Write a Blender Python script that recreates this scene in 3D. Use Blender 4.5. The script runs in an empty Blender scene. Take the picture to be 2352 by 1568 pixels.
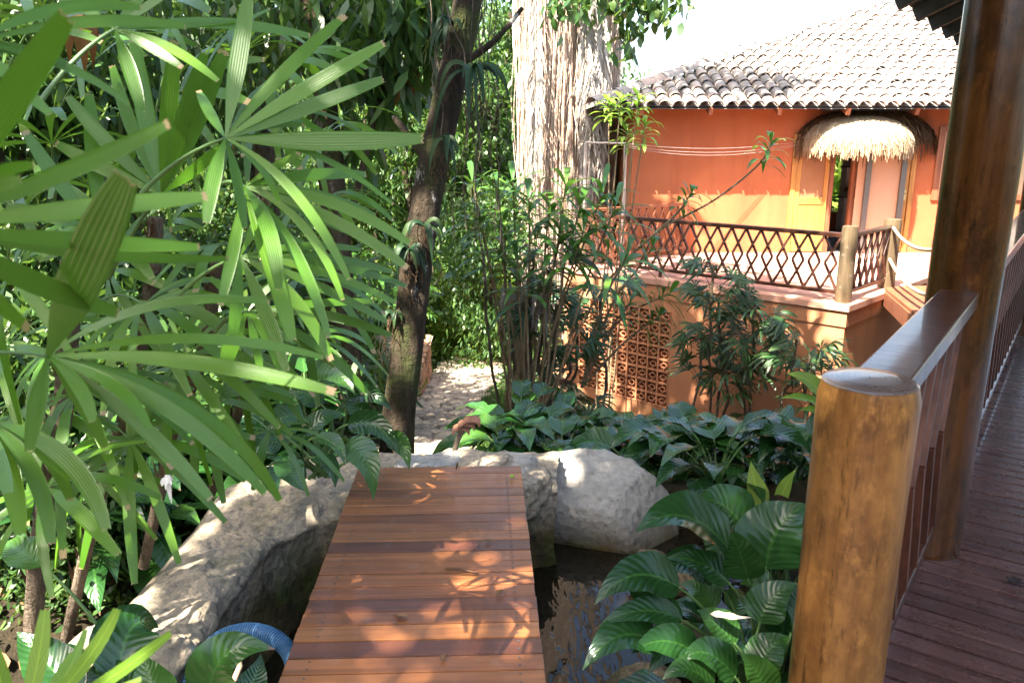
import bpy, math, random
import numpy as np
from mathutils import Vector, Matrix
R = math.radians
SC = bpy.context.scene
COL = SC.collection
# ------------------------------------------------------------------ camera, sky, sun, exposure
PITCH = R(14.5)
EYE = 1.6
cam = bpy.data.cameras.new("camera"); camo = bpy.data.objects.new("camera", cam); COL.objects.link(camo)
camo.location = (0, 0, EYE); camo.rotation_euler = (R(90) - PITCH, 0, 0)
cam.sensor_width = 36.0; cam.lens = 28.0; cam.clip_start = 0.05; cam.clip_end = 600
cam.dof.use_dof = True; cam.dof.focus_distance = 5.0; cam.dof.aperture_fstop = 8.0
SC.camera = camo
SUN_EL, SUN_AZ = R(57), R(40)            # sun behind the viewer, to the left
TO_SUN = Vector((-math.sin(SUN_AZ) * math.cos(SUN_EL), -math.cos(SUN_AZ) * math.cos(SUN_EL), math.sin(SUN_EL)))
world = bpy.data.worlds.new("World"); SC.world = world; world.use_nodes = True
wn = world.node_tree.nodes; wl = world.node_tree.links
sky = wn.new("ShaderNodeTexSky"); sky.sky_type = 'NISHITA'; sky.sun_disc = False
sky.sun_elevation = SUN_EL; sky.sun_rotation = R(180) + SUN_AZ
sky.air_density = 1.0; sky.dust_density = 3.0; sky.ozone_density = 1.0
wl.new(sky.outputs[0], wn["Background"].inputs[0]); wn["Background"].inputs[1].default_value = 0.095
sun = bpy.data.lights.new("sun", 'SUN'); suno = bpy.data.objects.new("sun", sun); COL.objects.link(suno)
sun.energy = 5.0; sun.angle = R(0.5); sun.color = (1.0, 0.93, 0.82)
suno.rotation_euler = TO_SUN.to_track_quat('Z', 'Y').to_euler(); suno.location = (-10, -12, 25)
vs = SC.view_settings
vs.view_transform = 'Standard'; vs.look = 'None'; vs.gamma = 1.0; vs.exposure = 3.05
try:
    vs.use_white_balance = True; vs.white_balance_temperature = 6700; vs.white_balance_tint = 8
except Exception:
    pass
SC.render.film_transparent = False
SC.cycles.max_bounces = 8; SC.cycles.transparent_max_bounces = 6
SC.cycles.use_denoising = True

# ------------------------------------------------------------------ where a point of the photograph lies in the garden
CX, CY, FP = 1176.0, 784.0, 1828.0
def ray(px, py):
    x = (px - CX) / FP; u = -(py - CY) / FP
    return x, u * math.sin(PITCH) + math.cos(PITCH), u * math.cos(PITCH) - math.sin(PITCH)
def W(px, py, f):
    x, y, z = ray(px, py); s = f / y
    return np.array((x * s, f, EYE + z * s))
def WZ(px, py, zz):
    x, y, z = ray(px, py); s = (zz - EYE) / z
    return np.array((x * s, y * s, zz))

# ------------------------------------------------------------------ mesh building
def nz(v):
    v = np.asarray(v, float); n = np.linalg.norm(v, axis=-1, keepdims=True)
    return v / np.maximum(n, 1e-9)
class MB:
    def __init__(s): s.v = []; s.f3 = []; s.f4 = []; s.n = 0; s.at = []; s.sm3 = []; s.sm4 = []; s.ng = []
    def add(s, v, f, lu=0.0, lv=0.0, rnd=0.0, smooth=True):
        v = np.asarray(v, float).reshape(-1, 3); k = len(v)
        a = np.zeros((k, 3)); a[:, 0] = lu; a[:, 1] = lv; a[:, 2] = rnd
        s.v.append(v); s.at.append(a)
        f = np.asarray(f, int) + s.n
        if f.shape[1] == 4: s.f4.append(f); s.sm4.append(np.full(len(f), smooth))
        else: s.f3.append(f); s.sm3.append(np.full(len(f), smooth))
        s.n += k
    def ngon(s, v, rnd=0.0):
        v = np.asarray(v, float); k = len(v)
        a = np.zeros((k, 3)); a[:, 2] = rnd
        s.v.append(v); s.at.append(a); s.ng.append(list(range(s.n, s.n + k))); s.n += k
    def mesh(s, name, mat, shift=None):
        V = np.concatenate(s.v)
        if shift is not None: V = V - np.asarray(shift, float)
        A = np.concatenate(s.at)
        f3 = np.concatenate(s.f3) if s.f3 else np.zeros((0, 3), int)
        f4 = np.concatenate(s.f4) if s.f4 else np.zeros((0, 4), int)
        m = bpy.data.meshes.new(name)
        m.vertices.add(len(V)); m.vertices.foreach_set("co", V.astype(np.float32).ravel())
        ngi = [i for g in s.ng for i in g]
        L = np.concatenate([f3.ravel(), f4.ravel(), np.array(ngi, int)])
        cnt = np.concatenate([np.full(len(f3), 3), np.full(len(f4), 4), np.array([len(g) for g in s.ng], int)]).astype(int)
        st = np.concatenate([[0], np.cumsum(cnt)[:-1]]) if len(cnt) else np.zeros(0)
        m.loops.add(len(L)); m.loops.foreach_set("vertex_index", L.astype(np.int32))
        m.polygons.add(len(cnt)); m.polygons.foreach_set("loop_start", st.astype(np.int32))
        sm = np.concatenate((s.sm3 or [np.zeros(0, bool)]) + (s.sm4 or [np.zeros(0, bool)]) + [np.zeros(len(s.ng), bool)])
        m.polygons.foreach_set("use_smooth", sm.astype(bool))
        m.update(calc_edges=True); m.validate()
        for i, nm in enumerate(("lu", "lv", "rnd")):
            at = m.attributes.new(nm, 'FLOAT', 'POINT')
            if len(at.data) == len(A): at.data.foreach_set("value", A[:, i].astype(np.float32).copy())
        if mat: m.materials.append(mat)
        return m
    def build(s, name, mat, parent=None, local=False, bevel=0):
        sh = None if (parent is None or local) else np.array(parent['_w'])
        o = bpy.data.objects.new(name, s.mesh(name, mat, sh)); COL.objects.link(o)
        if parent is not None: o.parent = parent; o['_w'] = parent['_w']
        else: o['_w'] = (0.0, 0.0, 0.0)
        if bevel:
            b = o.modifiers.new("edges", 'BEVEL'); b.width = bevel; b.segments = 2; b.limit_method = 'ANGLE'; b.angle_limit = R(40)
        return o
    # shapes
    def hexa(s, P, rnd=0.0, lu=0.0, lv=0.0):        # 8 corners: bottom ring 0-3, top ring 4-7 (counter-clockwise)
        s.add(P, [(3, 2, 1, 0), (4, 5, 6, 7), (0, 1, 5, 4), (1, 2, 6, 5), (2, 3, 7, 6), (3, 0, 4, 7)], rnd=rnd, lu=lu, lv=lv, smooth=False)
    def box(s, lo, hi, rnd=0.0):
        x0, y0, z0 = lo; x1, y1, z1 = hi
        s.hexa([(x0, y0, z0), (x1, y0, z0), (x1, y1, z0), (x0, y1, z0), (x0, y0, z1), (x1, y0, z1), (x1, y1, z1), (x0, y1, z1)], rnd)
    def bar(s, a, b, w, h, up=(0, 0, 1), rnd=0.0):
        a = np.asarray(a, float); b = np.asarray(b, float); d = nz(b - a)
        sd = nz(np.cross(d, up)); u = np.cross(sd, d)
        q = [(-1, -1), (1, -1), (1, 1), (-1, 1)]
        P = [a + sd * (w / 2 * i) + u * (h / 2 * j) for i, j in q] + [b + sd * (w / 2 * i) + u * (h / 2 * j) for i, j in q]
        s.add(P, [(0, 1, 2, 3), (7, 6, 5, 4), (0, 4, 5, 1), (1, 5, 6, 2), (2, 6, 7, 3), (3, 7, 4, 0)], rnd=rnd, smooth=False)
    def prism(s, poly, z0, z1, rnd=0.0):            # poly counter-clockwise in plan; z1 may be a list of heights
        n = len(poly); z1 = z1 if hasattr(z1, '__len__') else [z1] * n
        lo = [(p[0], p[1], z0) for p in poly]; hi = [(p[0], p[1], z1[i]) for i, p in enumerate(poly)]
        s.ngon(lo[::-1], rnd); s.ngon(hi, rnd)
        for i in range(n):
            j = (i + 1) % n
            s.add([lo[i], lo[j], hi[j], hi[i]], [(0, 1, 2, 3)], rnd=rnd, smooth=False)
    def tube(s, P, r, n=8, rnd=0.0, cap=True, ph=0.0, wob=None):
        P = np.asarray(P, float); k = len(P); r = np.broadcast_to(np.asarray(r, float), (k,))
        T = nz(np.gradient(P, axis=0)); ref = np.array((0, 0, 1.0)) if abs(T[0, 2]) < .9 else np.array((1.0, 0, 0))
        A = np.zeros((k, 3)); A[0] = nz(np.cross(T[0], ref))
        for i in range(1, k):
            A[i] = nz(A[i - 1] - T[i] * np.dot(A[i - 1], T[i]))
        B = np.cross(T, A); th = np.arange(n) * 2 * np.pi / n + ph
        rr = r[:, None] * (1 if wob is None else wob)
        V = P[:, None] + (A[:, None] * np.cos(th)[None, :, None] + B[:, None] * np.sin(th)[None, :, None]) * (rr * np.ones((k, n)))[..., None]
        i, j = np.meshgrid(np.arange(k - 1), np.arange(n), indexing='ij'); j2 = (j + 1) % n
        F = np.stack([i * n + j, i * n + j2, (i + 1) * n + j2, (i + 1) * n + j], -1).reshape(-1, 4)
        lu = np.repeat(np.linspace(0, 1, k), n); lv = np.tile(th, k)
        s.add(V, F, lu=lu, lv=lv, rnd=rnd)
        if cap:
            s.ngon(V[0][::-1], rnd); s.ngon(V[-1], rnd)
    def grid(s, V, rnd=0.0, lu=None, lv=None, smooth=True, closed=False):   # V (a,b,3)
        a, b = V.shape[:2]
        nb = b if closed else b - 1
        i, j = np.meshgrid(np.arange(a - 1), np.arange(nb), indexing='ij'); j2 = (j + 1) % b
        F = np.stack([i * b + j, i * b + j2, (i + 1) * b + j2, (i + 1) * b + j], -1).reshape(-1, 4)
        s.add(V, F, lu=0 if lu is None else np.asarray(lu).ravel(), lv=0 if lv is None else np.asarray(lv).ravel(), rnd=rnd if np.isscalar(rnd) else np.asarray(rnd).ravel(), smooth=smooth)
    def ribbon(s, P, w, up, fold=None, k=5, rnd=0.0, teeth=0.0, wave=0.0, rg=None):
        P = np.asarray(P, float); n = len(P); T = nz(np.gradient(P, axis=0))
        up = np.broadcast_to(np.asarray(up, float), (n, 3))
        S = nz(np.cross(T, up)); N = np.cross(S, T)
        v = np.linspace(-1, 1, k); fo = np.zeros(k) if fold is None else np.asarray(fold)
        w = np.asarray(w, float)
        V = P[:, None] + S[:, None] * (w[:, None] * v)[..., None] + N[:, None] * (w[:, None] * fo)[..., None]
        if wave:
            ph = (rg or random).uniform(0, 6.28); t = np.linspace(0, 1, n)
            V += N[:, None] * (np.sin(t * 17 + ph)[:, None] * (np.abs(v) ** 2)[None] * w[:, None] * wave * np.sign(v)[None])[..., None]
        if teeth:
            V[-1] += T[-1][None] * (np.array([(-1) ** i for i in range(k)]) * teeth)[:, None]
        lu = np.repeat(np.linspace(0, 1, n), k); lv = np.tile(v, n)
        s.grid(V, rnd=rnd, lu=lu, lv=lv)

def clean(o):
    for x in [o] + list(o.children_recursive):
        if '_w' in x: del x['_w']
def thing(name, label, cat, loc, group=None, rotz=0.0):
    o = bpy.data.objects.new(name, None); COL.objects.link(o); o.empty_display_size = .1
    o.location = loc; o.rotation_euler = (0, 0, rotz); o['_w'] = tuple(float(c) for c in loc)
    o['label'] = label; o['category'] = cat
    if group: o['group'] = group
    return o
def tag(o, label, cat, group=None, kind=None):
    if label: o['label'] = label
    if cat: o['category'] = cat
    if group: o['group'] = group
    if kind: o['kind'] = kind
    return o
def copy_tree(o, loc, rotz=0.0, scale=1.0, label=None, parent=None):
    c = o.copy(); COL.objects.link(c)
    if parent is None:
        c.location = loc; c.rotation_euler = (0, 0, rotz); c.scale = (scale,) * 3 if np.isscalar(scale) else scale
        if label: c['label'] = label
    else: c.parent = parent
    for ch in list(o.children): copy_tree(ch, None, parent=c)
    return c

# ------------------------------------------------------------------ noise
def _h(i, j, k, s):
    n = (i * 374761393 + j * 668265263 + k * 2147483647 + s * 1442695041) & 0xffffffff
    n = ((n ^ (n >> 13)) * 1274126177) & 0xffffffff
    return ((n ^ (n >> 16)) & 0xffff) / 32768.0 - 1.0
def vnoise(p, seed=0):
    p = np.asarray(p, float); b = np.floor(p).astype(np.int64); t = p - b; t = t * t * (3 - 2 * t); o = 0
    for dx in (0, 1):
        for dy in (0, 1):
            for dz in (0, 1):
                w = (t[..., 0] if dx else 1 - t[..., 0]) * (t[..., 1] if dy else 1 - t[..., 1]) * (t[..., 2] if dz else 1 - t[..., 2])
                o = o + w * _h(b[..., 0] + dx, b[..., 1] + dy, b[..., 2] + dz, seed)
    return o
def fbm(p, o=4, seed=0):
    p = np.asarray(p, float); r = 0; a = 1.0
    for i in range(o): r = r + a * vnoise(p * 2 ** i, seed + i); a *= .5
    return r
def smooth(a, b, x):
    t = np.clip((np.asarray(x, float) - a) / (b - a), 0, 1); return t * t * (3 - 2 * t)
def bez(a, c, b, n=9):
    t = np.linspace(0, 1, n)[:, None]; a, c, b = (np.asarray(q, float) for q in (a, c, b))
    return a * (1 - t) ** 2 + 2 * c * t * (1 - t) + b * t * t
def spline(P, n=24):                                  # Catmull-Rom through points
    P = np.asarray(P, float); P = np.vstack([2 * P[0] - P[1], P, 2 * P[-1] - P[-2]]); out = []
    m = len(P) - 3
    for x in np.linspace(0, m - 1e-6, n):
        i = int(x); t = x - i; a, b, c, d = P[i:i + 4]
        out.append(.5 * (2 * b + (c - a) * t + (2 * a - 5 * b + 4 * c - d) * t * t + (3 * b - a - 3 * c + d) * t ** 3))
    return np.array(out)

# ------------------------------------------------------------------ materials
class Mt:
    def __init__(s, name):
        s.m = bpy.data.materials.new(name); s.m.use_nodes = True; s.t = s.m.node_tree; s.n = s.t.nodes; s.l = s.t.links
        s.b = s.n["Principled BSDF"]; s.o = s.n["Material Output"]; s._c = None
    def new(s, t, **k):
        x = s.n.new(t)
        for a, b in k.items(): setattr(x, a, b)
        return x
    def put(s, sock, v):
        if isinstance(v, bpy.types.NodeSocket): s.l.new(v, sock)
        elif isinstance(v, (tuple, list)) and len(v) == 3 and sock.type == 'RGBA': sock.default_value = (*v, 1)
        else: sock.default_value = v
    def attr(s, nm): return s.new("ShaderNodeAttribute", attribute_name=nm).outputs["Fac"]
    def coord(s, stretch=(1, 1, 1), rot=(0, 0, 0)):
        if s._c is None: s._c = s.new("ShaderNodeTexCoord").outputs["Object"]
        if stretch == (1, 1, 1) and rot == (0, 0, 0): return s._c
        mp = s.new("ShaderNodeMapping"); s.l.new(s._c, mp.inputs[0]); mp.inputs["Scale"].default_value = stretch; mp.inputs["Rotation"].default_value = rot
        return mp.outputs[0]
    def noise(s, scale, detail=4, rough=.55, stretch=(1, 1, 1), rot=(0, 0, 0), dist=0.0):
        x = s.new("ShaderNodeTexNoise"); s.l.new(s.coord(stretch, rot), x.inputs["Vector"])
        x.inputs["Scale"].default_value = scale; x.inputs["Detail"].default_value = detail; x.inputs["Roughness"].default_value = rough; x.inputs["Distortion"].default_value = dist
        return x.outputs["Fac"]
    def voro(s, scale, feature='F1', stretch=(1, 1, 1), out="Distance"):
        x = s.new("ShaderNodeTexVoronoi", feature=feature); s.l.new(s.coord(stretch), x.inputs["Vector"]); x.inputs["Scale"].default_value = scale
        return x.outputs[out]
    def ramp(s, f, stops, interp='LINEAR'):
        x = s.new("ShaderNodeValToRGB"); r = x.color_ramp; r.interpolation = interp
        while len(r.elements) < len(stops): r.elements.new(.5)
        for e, (p, c) in zip(r.elements, stops):
            e.position = p; e.color = (*c, 1) if not np.isscalar(c) else (c, c, c, 1)
        s.put(x.inputs[0], f); return x.outputs[0]
    def mix(s, f, a, b, mode='MIX'):
        x = s.new("ShaderNodeMix", data_type='RGBA', blend_type=mode)
        s.put(x.inputs[0], f); s.put(x.inputs[6], a); s.put(x.inputs[7], b); return x.outputs[2]
    def math(s, op, a, b=0.0, c=0.0):
        x = s.new("ShaderNodeMath", operation=op); s.put(x.inputs[0], a); s.put(x.inputs[1], b); s.put(x.inputs[2], c); return x.outputs[0]
    def bump(s, h, strength=.3, dist=.02):
        x = s.new("ShaderNodeBump"); x.inputs["Strength"].default_value = strength; x.inputs["Distance"].default_value = dist
        s.put(x.inputs["Height"], h); s.l.new(x.outputs[0], s.b.inputs["Normal"]); return x.outputs[0]
    def fin(s, col=None, rough=.6, spec=.5, metal=0.0, coat=0.0):
        if col is not None: s.put(s.b.inputs["Base Color"], col)
        s.put(s.b.inputs["Roughness"], rough); s.b.inputs["Specular IOR Level"].default_value = spec
        s.b.inputs["Metallic"].default_value = metal; s.b.inputs["Coat Weight"].default_value = coat; s.b.inputs["Coat Roughness"].default_value = .08
        return s.m
    def translucent(s, col, fac):
        t = s.new("ShaderNodeBsdfTranslucent"); s.put(t.inputs[0], col)
        mx = s.new("ShaderNodeMixShader"); mx.inputs[0].default_value = fac
        s.l.new(s.b.outputs[0], mx.inputs[1]); s.l.new(t.outputs[0], mx.inputs[2]); s.l.new(mx.outputs[0], s.o.inputs[0])

def leafmat(name, a, b, c=None, rough=.4, tr=.3, trc=None, vein=None, tip=None, spec=.5):
    m = Mt(name); r = m.attr("rnd")
    stops = [(0, a), (.6, b), (1, c or b)]
    col = m.ramp(r, stops)
    col = m.mix(m.math('MULTIPLY', m.noise(9, 3), .22), col, tuple(x * .55 for x in a))
    if vein == 'pleat':
        lv = m.attr("lv"); st = m.math('ABSOLUTE', m.math('SINE', m.math('MULTIPLY', lv, 11.0)))
        fine = m.math('SINE', m.math('MULTIPLY', lv, 47.0))
        col = m.mix(m.math('MULTIPLY', m.math('SUBTRACT', 1.0, st), .14), col, tuple(x * .5 for x in a))
        m.bump(m.math('ADD', st, m.math('MULTIPLY', fine, .12)), .2, .004)
    if vein == 'lily':
        lv = m.math('ABSOLUTE', m.attr("lv")); lu = m.attr("lu")
        w = m.math('SINE', m.math('MULTIPLY', m.math('SUBTRACT', lu, m.math('MULTIPLY', lv, .2)), 70.0))
        mid = m.math('LESS_THAN', lv, .055)
        col = m.mix(m.math('MULTIPLY', m.math('ADD', w, 1.0), .05), col, tuple(min(1, x * 2.2) for x in b))
        col = m.mix(m.math('MULTIPLY', mid, .7), col, (b[0] * 2.5, b[1] * 2.0, b[2] * 1.6))
        m.bump(m.math('ADD', w, m.math('MULTIPLY', mid, -2.0)), .22, .003)
    if tip:
        lu = m.attr("lu"); th = m.math('ADD', .996, m.math('MULTIPLY', m.math('POWER', m.math('FRACT', m.math('MULTIPLY', r, 7.31)), 6.0), -.06))
        col = m.mix(m.math('GREATER_THAN', m.math('ADD', lu, m.math('MULTIPLY', m.math('SUBTRACT', m.noise(90, 2), .5), .025)), th), col, tip)
    m.fin(col, rough, spec)
    t = trc or (b[0] * 2.4, b[1] * 2.0, b[2] * .8)
    m.translucent(m.mix(.5, col, t), tr)
    return m.m
def simple(name, col, rough=.6, spec=.5, metal=0.0, var=.25, scale=14, bump=.15):
    m = Mt(name); n = m.noise(scale, 5)
    c = m.mix(m.ramp(n, [(.3, 0.0), (.7, 1.0)]), tuple(x * (1 - var) for x in col), tuple(min(1, x * (1 + var)) for x in col))
    if bump: m.bump(m.noise(scale * 5, 4), bump, .01)
    return m.fin(c, rough, spec, metal)

MAT = {}
def wood(name, cols, axis='x', scale=1.0, rough=.3, coat=.0, wear=.0, spec=.5):
    m = Mt(name); st = {'x': (1.2, 28, 28), 'y': (28, 1.2, 28), 'z': (28, 28, 1.2)}[axis]
    st = tuple(q * scale for q in st)
    r = m.attr("rnd"); base = m.ramp(r, [(i / (len(cols) - 1), c) for i, c in enumerate(cols)])
    off = m.new("ShaderNodeVectorMath", operation='ADD'); m.l.new(m.coord(), off.inputs[0])
    cmb = m.new("ShaderNodeCombineXYZ"); s9 = m.math('MULTIPLY', r, 37.0)
    for i in range(3): m.l.new(s9, cmb.inputs[i])
    m.l.new(cmb.outputs[0], off.inputs[1])
    mp = m.new("ShaderNodeMapping"); m.l.new(off.outputs[0], mp.inputs[0]); mp.inputs["Scale"].default_value = st
    x = m.new("ShaderNodeTexNoise"); m.l.new(mp.outputs[0], x.inputs["Vector"]); x.inputs["Scale"].default_value = 1.4; x.inputs["Detail"].default_value = 6; x.inputs["Distortion"].default_value = .6
    g = x.outputs["Fac"]
    col = m.mix(m.ramp(g, [(.35, 0.0), (.62, .75)]), m.mix(.5, base, (0, 0, 0)), base)
    big = m.noise(2.2, 4)
    col = m.mix(m.ramp(big, [(.38, .35), (.55, 0.0)]), col, tuple(c * .45 for c in cols[0]))
    if wear:
        col = m.mix(m.ramp(m.noise(9, 6, .7), [(.58, 0.0), (.75, wear)]), col, (.42, .38, .34))
    m.bump(m.math('ADD', g, m.math('MULTIPLY', m.noise(40, 3), .3)), .25, .006)
    ro = m.math('ADD', rough, m.math('MULTIPLY', m.noise(11, 4), .25))
    return m.fin(col, ro, spec, 0, coat)
# ------------------------------------------------------------------ the materials
rg = random.Random(7); rn = np.random.default_rng(7)
MAT['deckred'] = wood('bridge_wood', [(.14, .046, .026), (.22, .072, .03), (.46, .17, .052), (.36, .12, .04), (.18, .06, .03)], 'x', 1.0, .30, .15, .22)
MAT['deckdark'] = wood('varnished_deck_wood', [(.085, .046, .044), (.12, .064, .060), (.10, .054, .052)], 'x', 1.0, .16, .6)
MAT['rail'] = wood('rail_wood', [(.075, .026, .015), (.11, .038, .02)], 'x', 1.0, .22, .5)
MAT['slat'] = wood('lattice_wood', [(.10, .035, .02), (.15, .05, .026)], 'z', 1.0, .4)
MAT['slatred'] = wood('sunlit_tone_lattice_wood', [(.30, .095, .04), (.36, .12, .05)], 'z', 1.0, .45)  # lattice wood again, lightened in colour as if in sun
MAT['postold'] = wood('weathered_post', [(.13, .085, .04), (.17, .115, .055)], 'z', 1.0, .6, 0, .4)
MAT['orangewood'] = wood('orange_door_wood', [(.52, .24, .055), (.58, .28, .07)], 'z', .6, .35, .1)
MAT['brownframe'] = wood('brown_frame_wood', [(.30, .10, .045), (.34, .12, .05)], 'z', .6, .4)
def logmat(name, a, b, c, rough):
    m = Mt(name); g = m.noise(1.0, 8, .68, (34, 34, 2.0), dist=.4); blo = m.noise(8, 8, .72, (1, 1, .6)); cr = m.noise(60, 5, .6, (1, 1, .12))
    col = m.mix(m.ramp(g, [(.35, 0.0), (.65, 1.0)]), a, b)
    col = m.mix(m.ramp(blo, [(.42, 0.0), (.66, .85)]), col, c)
    col = m.mix(m.ramp(cr, [(.58, 0.0), (.70, .75)]), col, tuple(x * .45 for x in c)); col = m.mix(m.ramp(m.noise(19, 6, .7, (1, 1, .5)), [(.56, 0.0), (.68, .6)]), col, tuple(min(1, x * 1.35) for x in b))
    m.bump(m.math('ADD', g, blo), .18, .008)
    return m.fin(col, m.math('ADD', rough, m.math('MULTIPLY', blo, .12)), .32, 0, .0)
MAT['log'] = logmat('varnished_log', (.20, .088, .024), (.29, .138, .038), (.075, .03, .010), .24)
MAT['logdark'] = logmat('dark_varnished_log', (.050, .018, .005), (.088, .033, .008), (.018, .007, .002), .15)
m = Mt('sawn_log_end'); w = m.new("ShaderNodeTexWave", wave_type='RINGS', rings_direction='Z'); m.l.new(m.coord(), w.inputs[0]); w.inputs["Scale"].default_value = 28; w.inputs["Distortion"].default_value = 3.5; w.inputs["Detail"].default_value = 3; w.inputs["Detail Scale"].default_value = 1.2
c = m.mix(w.outputs["Fac"], (.075, .055, .047), (.115, .09, .077)); c = m.mix(m.ramp(m.noise(14, 6, .7), [(.5, 0.0), (.68, .7)]), c, (.05, .035, .03)); m.bump(m.math('ADD', w.outputs["Fac"], m.noise(40, 4)), .05, .003)
MAT['logtop'] = m.fin(c, m.math('ADD', .18, m.math('MULTIPLY', m.noise(9, 4), .25)), .6, 0, .4)

def rock(name, a, b, dark, moss=0.0, scale=3.0, speck=True, low=None):
    m = Mt(name); n = m.noise(scale, 8, .62); f = m.noise(scale * 9, 5, .7); tone = m.attr('rnd'); v = m.voro(scale * 11)
    col = m.mix(m.ramp(n, [(.35, 0.0), (.65, 1.0)]), a, b)
    col = m.mix(m.ramp(f, [(.52, 0.0), (.72, .8)]), col, dark)
    if speck:
        cv = m.voro(scale * 14, 'F1', (1, 1, 1), "Color")
        col = m.mix(.22 if name == 'pale_boulder' else .55, col, m.mix(1.0, col, m.ramp(cv, [(0, (.45, .42, .5)), (.5, (1.0, .92, .8)), (1, (1.7, 1.5, 1.3))]), 'MULTIPLY'))
    if name in ('path_cobbles', 'garden_wall_stone'): col = m.mix(1.0, col, m.ramp(tone, [(0, (.5, .46, .45)), (.5, (.95, .92, .9)), (1, (1.25, 1.15, 1.0))]), 'MULTIPLY')
    if low:
        sep = m.new("ShaderNodeSeparateXYZ"); m.l.new(m.coord(), sep.inputs[0])
        d = m.math('ADD', sep.outputs[2], m.math('MULTIPLY', m.math('SUBTRACT', n, .5), low[2]))
        fac = m.new("ShaderNodeMapRange"); m.l.new(d, fac.inputs[0]); fac.inputs[1].default_value = low[0]; fac.inputs[2].default_value = low[1]
        stain = m.mix(m.ramp(m.noise(5, 5), [(.35, 0.0), (.5, .5), (.65, 1.0)]), (.022, .018, .011), (.10, .07, .025)); stain = m.mix(m.ramp(m.noise(3.3, 5), [(.5, 0.0), (.6, .8)]), stain, (.05, .065, .014))
        col = m.mix(fac.outputs[0], stain, col)
    if moss:
        gn = m.new("ShaderNodeNewGeometry"); sp = m.new("ShaderNodeSeparateXYZ"); m.l.new(gn.outputs["Normal"], sp.inputs[0])
        col = m.mix(m.math('MULTIPLY', m.ramp(m.noise(5, 6, .7), [(.5, 0.0), (.62, 1.0)]), moss), col, (.05, .075, .015))
    m.bump(m.math('ADD', m.math('MULTIPLY', n, 1.5), m.math('ADD', f, m.math('MULTIPLY', v, .7))), .6 if name == 'pale_boulder' else .7, .03)
    return m.fin(col, .85, .25)
MAT['ledge'] = rock('weir_stone', (.37, .31, .235), (.28, .25, .205), (.10, .085, .068), .25, 2.6, True, (-.42, -.22, .35))
MAT['boulder'] = rock('pale_boulder', (.37, .35, .315), (.28, .265, .24), (.15, .135, .115), .0, 2.2, True, (-.62, -.42, .3))
MAT['pathstone'] = rock('path_cobbles', (.50, .44, .36), (.41, .35, .29), (.15, .13, .10), .12, 2.4)
MAT['wallstone'] = rock('garden_wall_stone', (.36, .21, .13), (.42, .27, .17), (.14, .09, .06), .0, 2.0)
MAT['bankrock'] = rock('wet_bank_rock', (.16, .12, .07), (.22, .17, .11), (.04, .03, .02), .35, 3.0)

m = Mt('garden_soil'); n = m.noise(1.3, 7); n2 = m.noise(18, 6, .7)
c = m.mix(m.ramp(n, [(.4, 0.0), (.62, 1.0)]), (.018, .013, .009), (.034, .027, .015))
c = m.mix(m.ramp(n2, [(.52, 0.0), (.66, .8)]), c, (.055, .036, .02))
c = m.mix(m.ramp(m.noise(.7, 5), [(.5, 0.0), (.66, .7)]), c, (.035, .06, .014))
m.bump(m.math('ADD', n, n2), .8, .05); MAT['soil'] = m.fin(c, .95, .15)
m = Mt('pond_water'); w1 = m.noise(5.5, 3, .5, (1, .45, 1), (0, 0, R(25)), .8); w2 = m.noise(17, 2, .5, (1, .35, 1), (0, 0, R(25)))
m.bump(m.math('ADD', w1, m.math('MULTIPLY', w2, .32)), .22, .05)
MAT['water'] = m.fin((.014, .011, .006), .02, .5); m.b.inputs["IOR"].default_value = 1.33

def stucco(name, a, b, stain):
    m = Mt(name); n = m.noise(1.6, 6); s = m.noise(1.2, 5, .6, (3.2, 3.2, .35)); f = m.noise(55, 4)
    c = m.mix(m.ramp(n, [(.35, 0.0), (.65, 1.0)]), a, b)
    c = m.mix(m.ramp(s, [(.50, 0.0), (.74, .65)]), c, stain)
    m.bump(m.math('ADD', f, m.math('MULTIPLY', m.noise(150, 2), .5)), .25, .006)
    return m.fin(c, .85, .2)
MAT['terracotta'] = stucco('orange_plaster', (.34, .104, .045), (.39, .128, .056), (.25, .075, .036))
MAT['terrwall'] = stucco('salmon_plaster', (.42, .17, .085), (.47, .20, .10), (.20, .12, .055))
MAT['coping'] = stucco('pink_coping', (.50, .25, .17), (.56, .29, .2), (.25, .13, .09))
MAT['breeze'] = stucco('breeze_block_clay', (.42, .17, .09), (.48, .20, .10), (.25, .1, .05))
MAT['hollow'] = simple('dark_hollow_clay', (.12, .03, .016), .9, .2)
m = Mt('terrace_tiles'); b = m.new("ShaderNodeTexBrick"); m.l.new(m.coord(rot=(0, 0, R(47))), b.inputs[0]); b.offset = 0
b.inputs["Scale"].default_value = 1; b.inputs["Brick Width"].default_value = .3; b.inputs["Row Height"].default_value = .3; b.inputs["Mortar Size"].default_value = .006
b.inputs[1].default_value = (.52, .27, .2, 1); b.inputs[2].default_value = (.47, .22, .16, 1); b.inputs[3].default_value = (.25, .13, .1, 1)
c = m.mix(m.ramp(m.noise(2.5, 5), [(.4, 0.0), (.7, .5)]), b.outputs[0], (.62, .38, .3)); MAT['tile'] = m.fin(c, .5, .4)
m = Mt('barrel_roof_tiles'); r = m.attr('rnd')
c = m.ramp(r, [(0, (.30, .255, .22)), (.5, (.42, .34, .285)), (1, (.46, .32, .25))])
li = m.math('ADD', m.math('MULTIPLY', m.noise(3.2, 7, .68), .55), m.math('MULTIPLY', m.noise(.45, 3, .5), .5)); c = m.mix(m.ramp(li, [(.50, 0.0), (.60, .72)]), c, (.095, .093, .092))
c = m.mix(m.ramp(m.noise(26, 4), [(.5, 0.0), (.7, .45)]), c, (.16, .15, .14))
m.bump(m.noise(60, 4), .3, .01); MAT['roof'] = m.fin(c, .85, .2)
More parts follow.
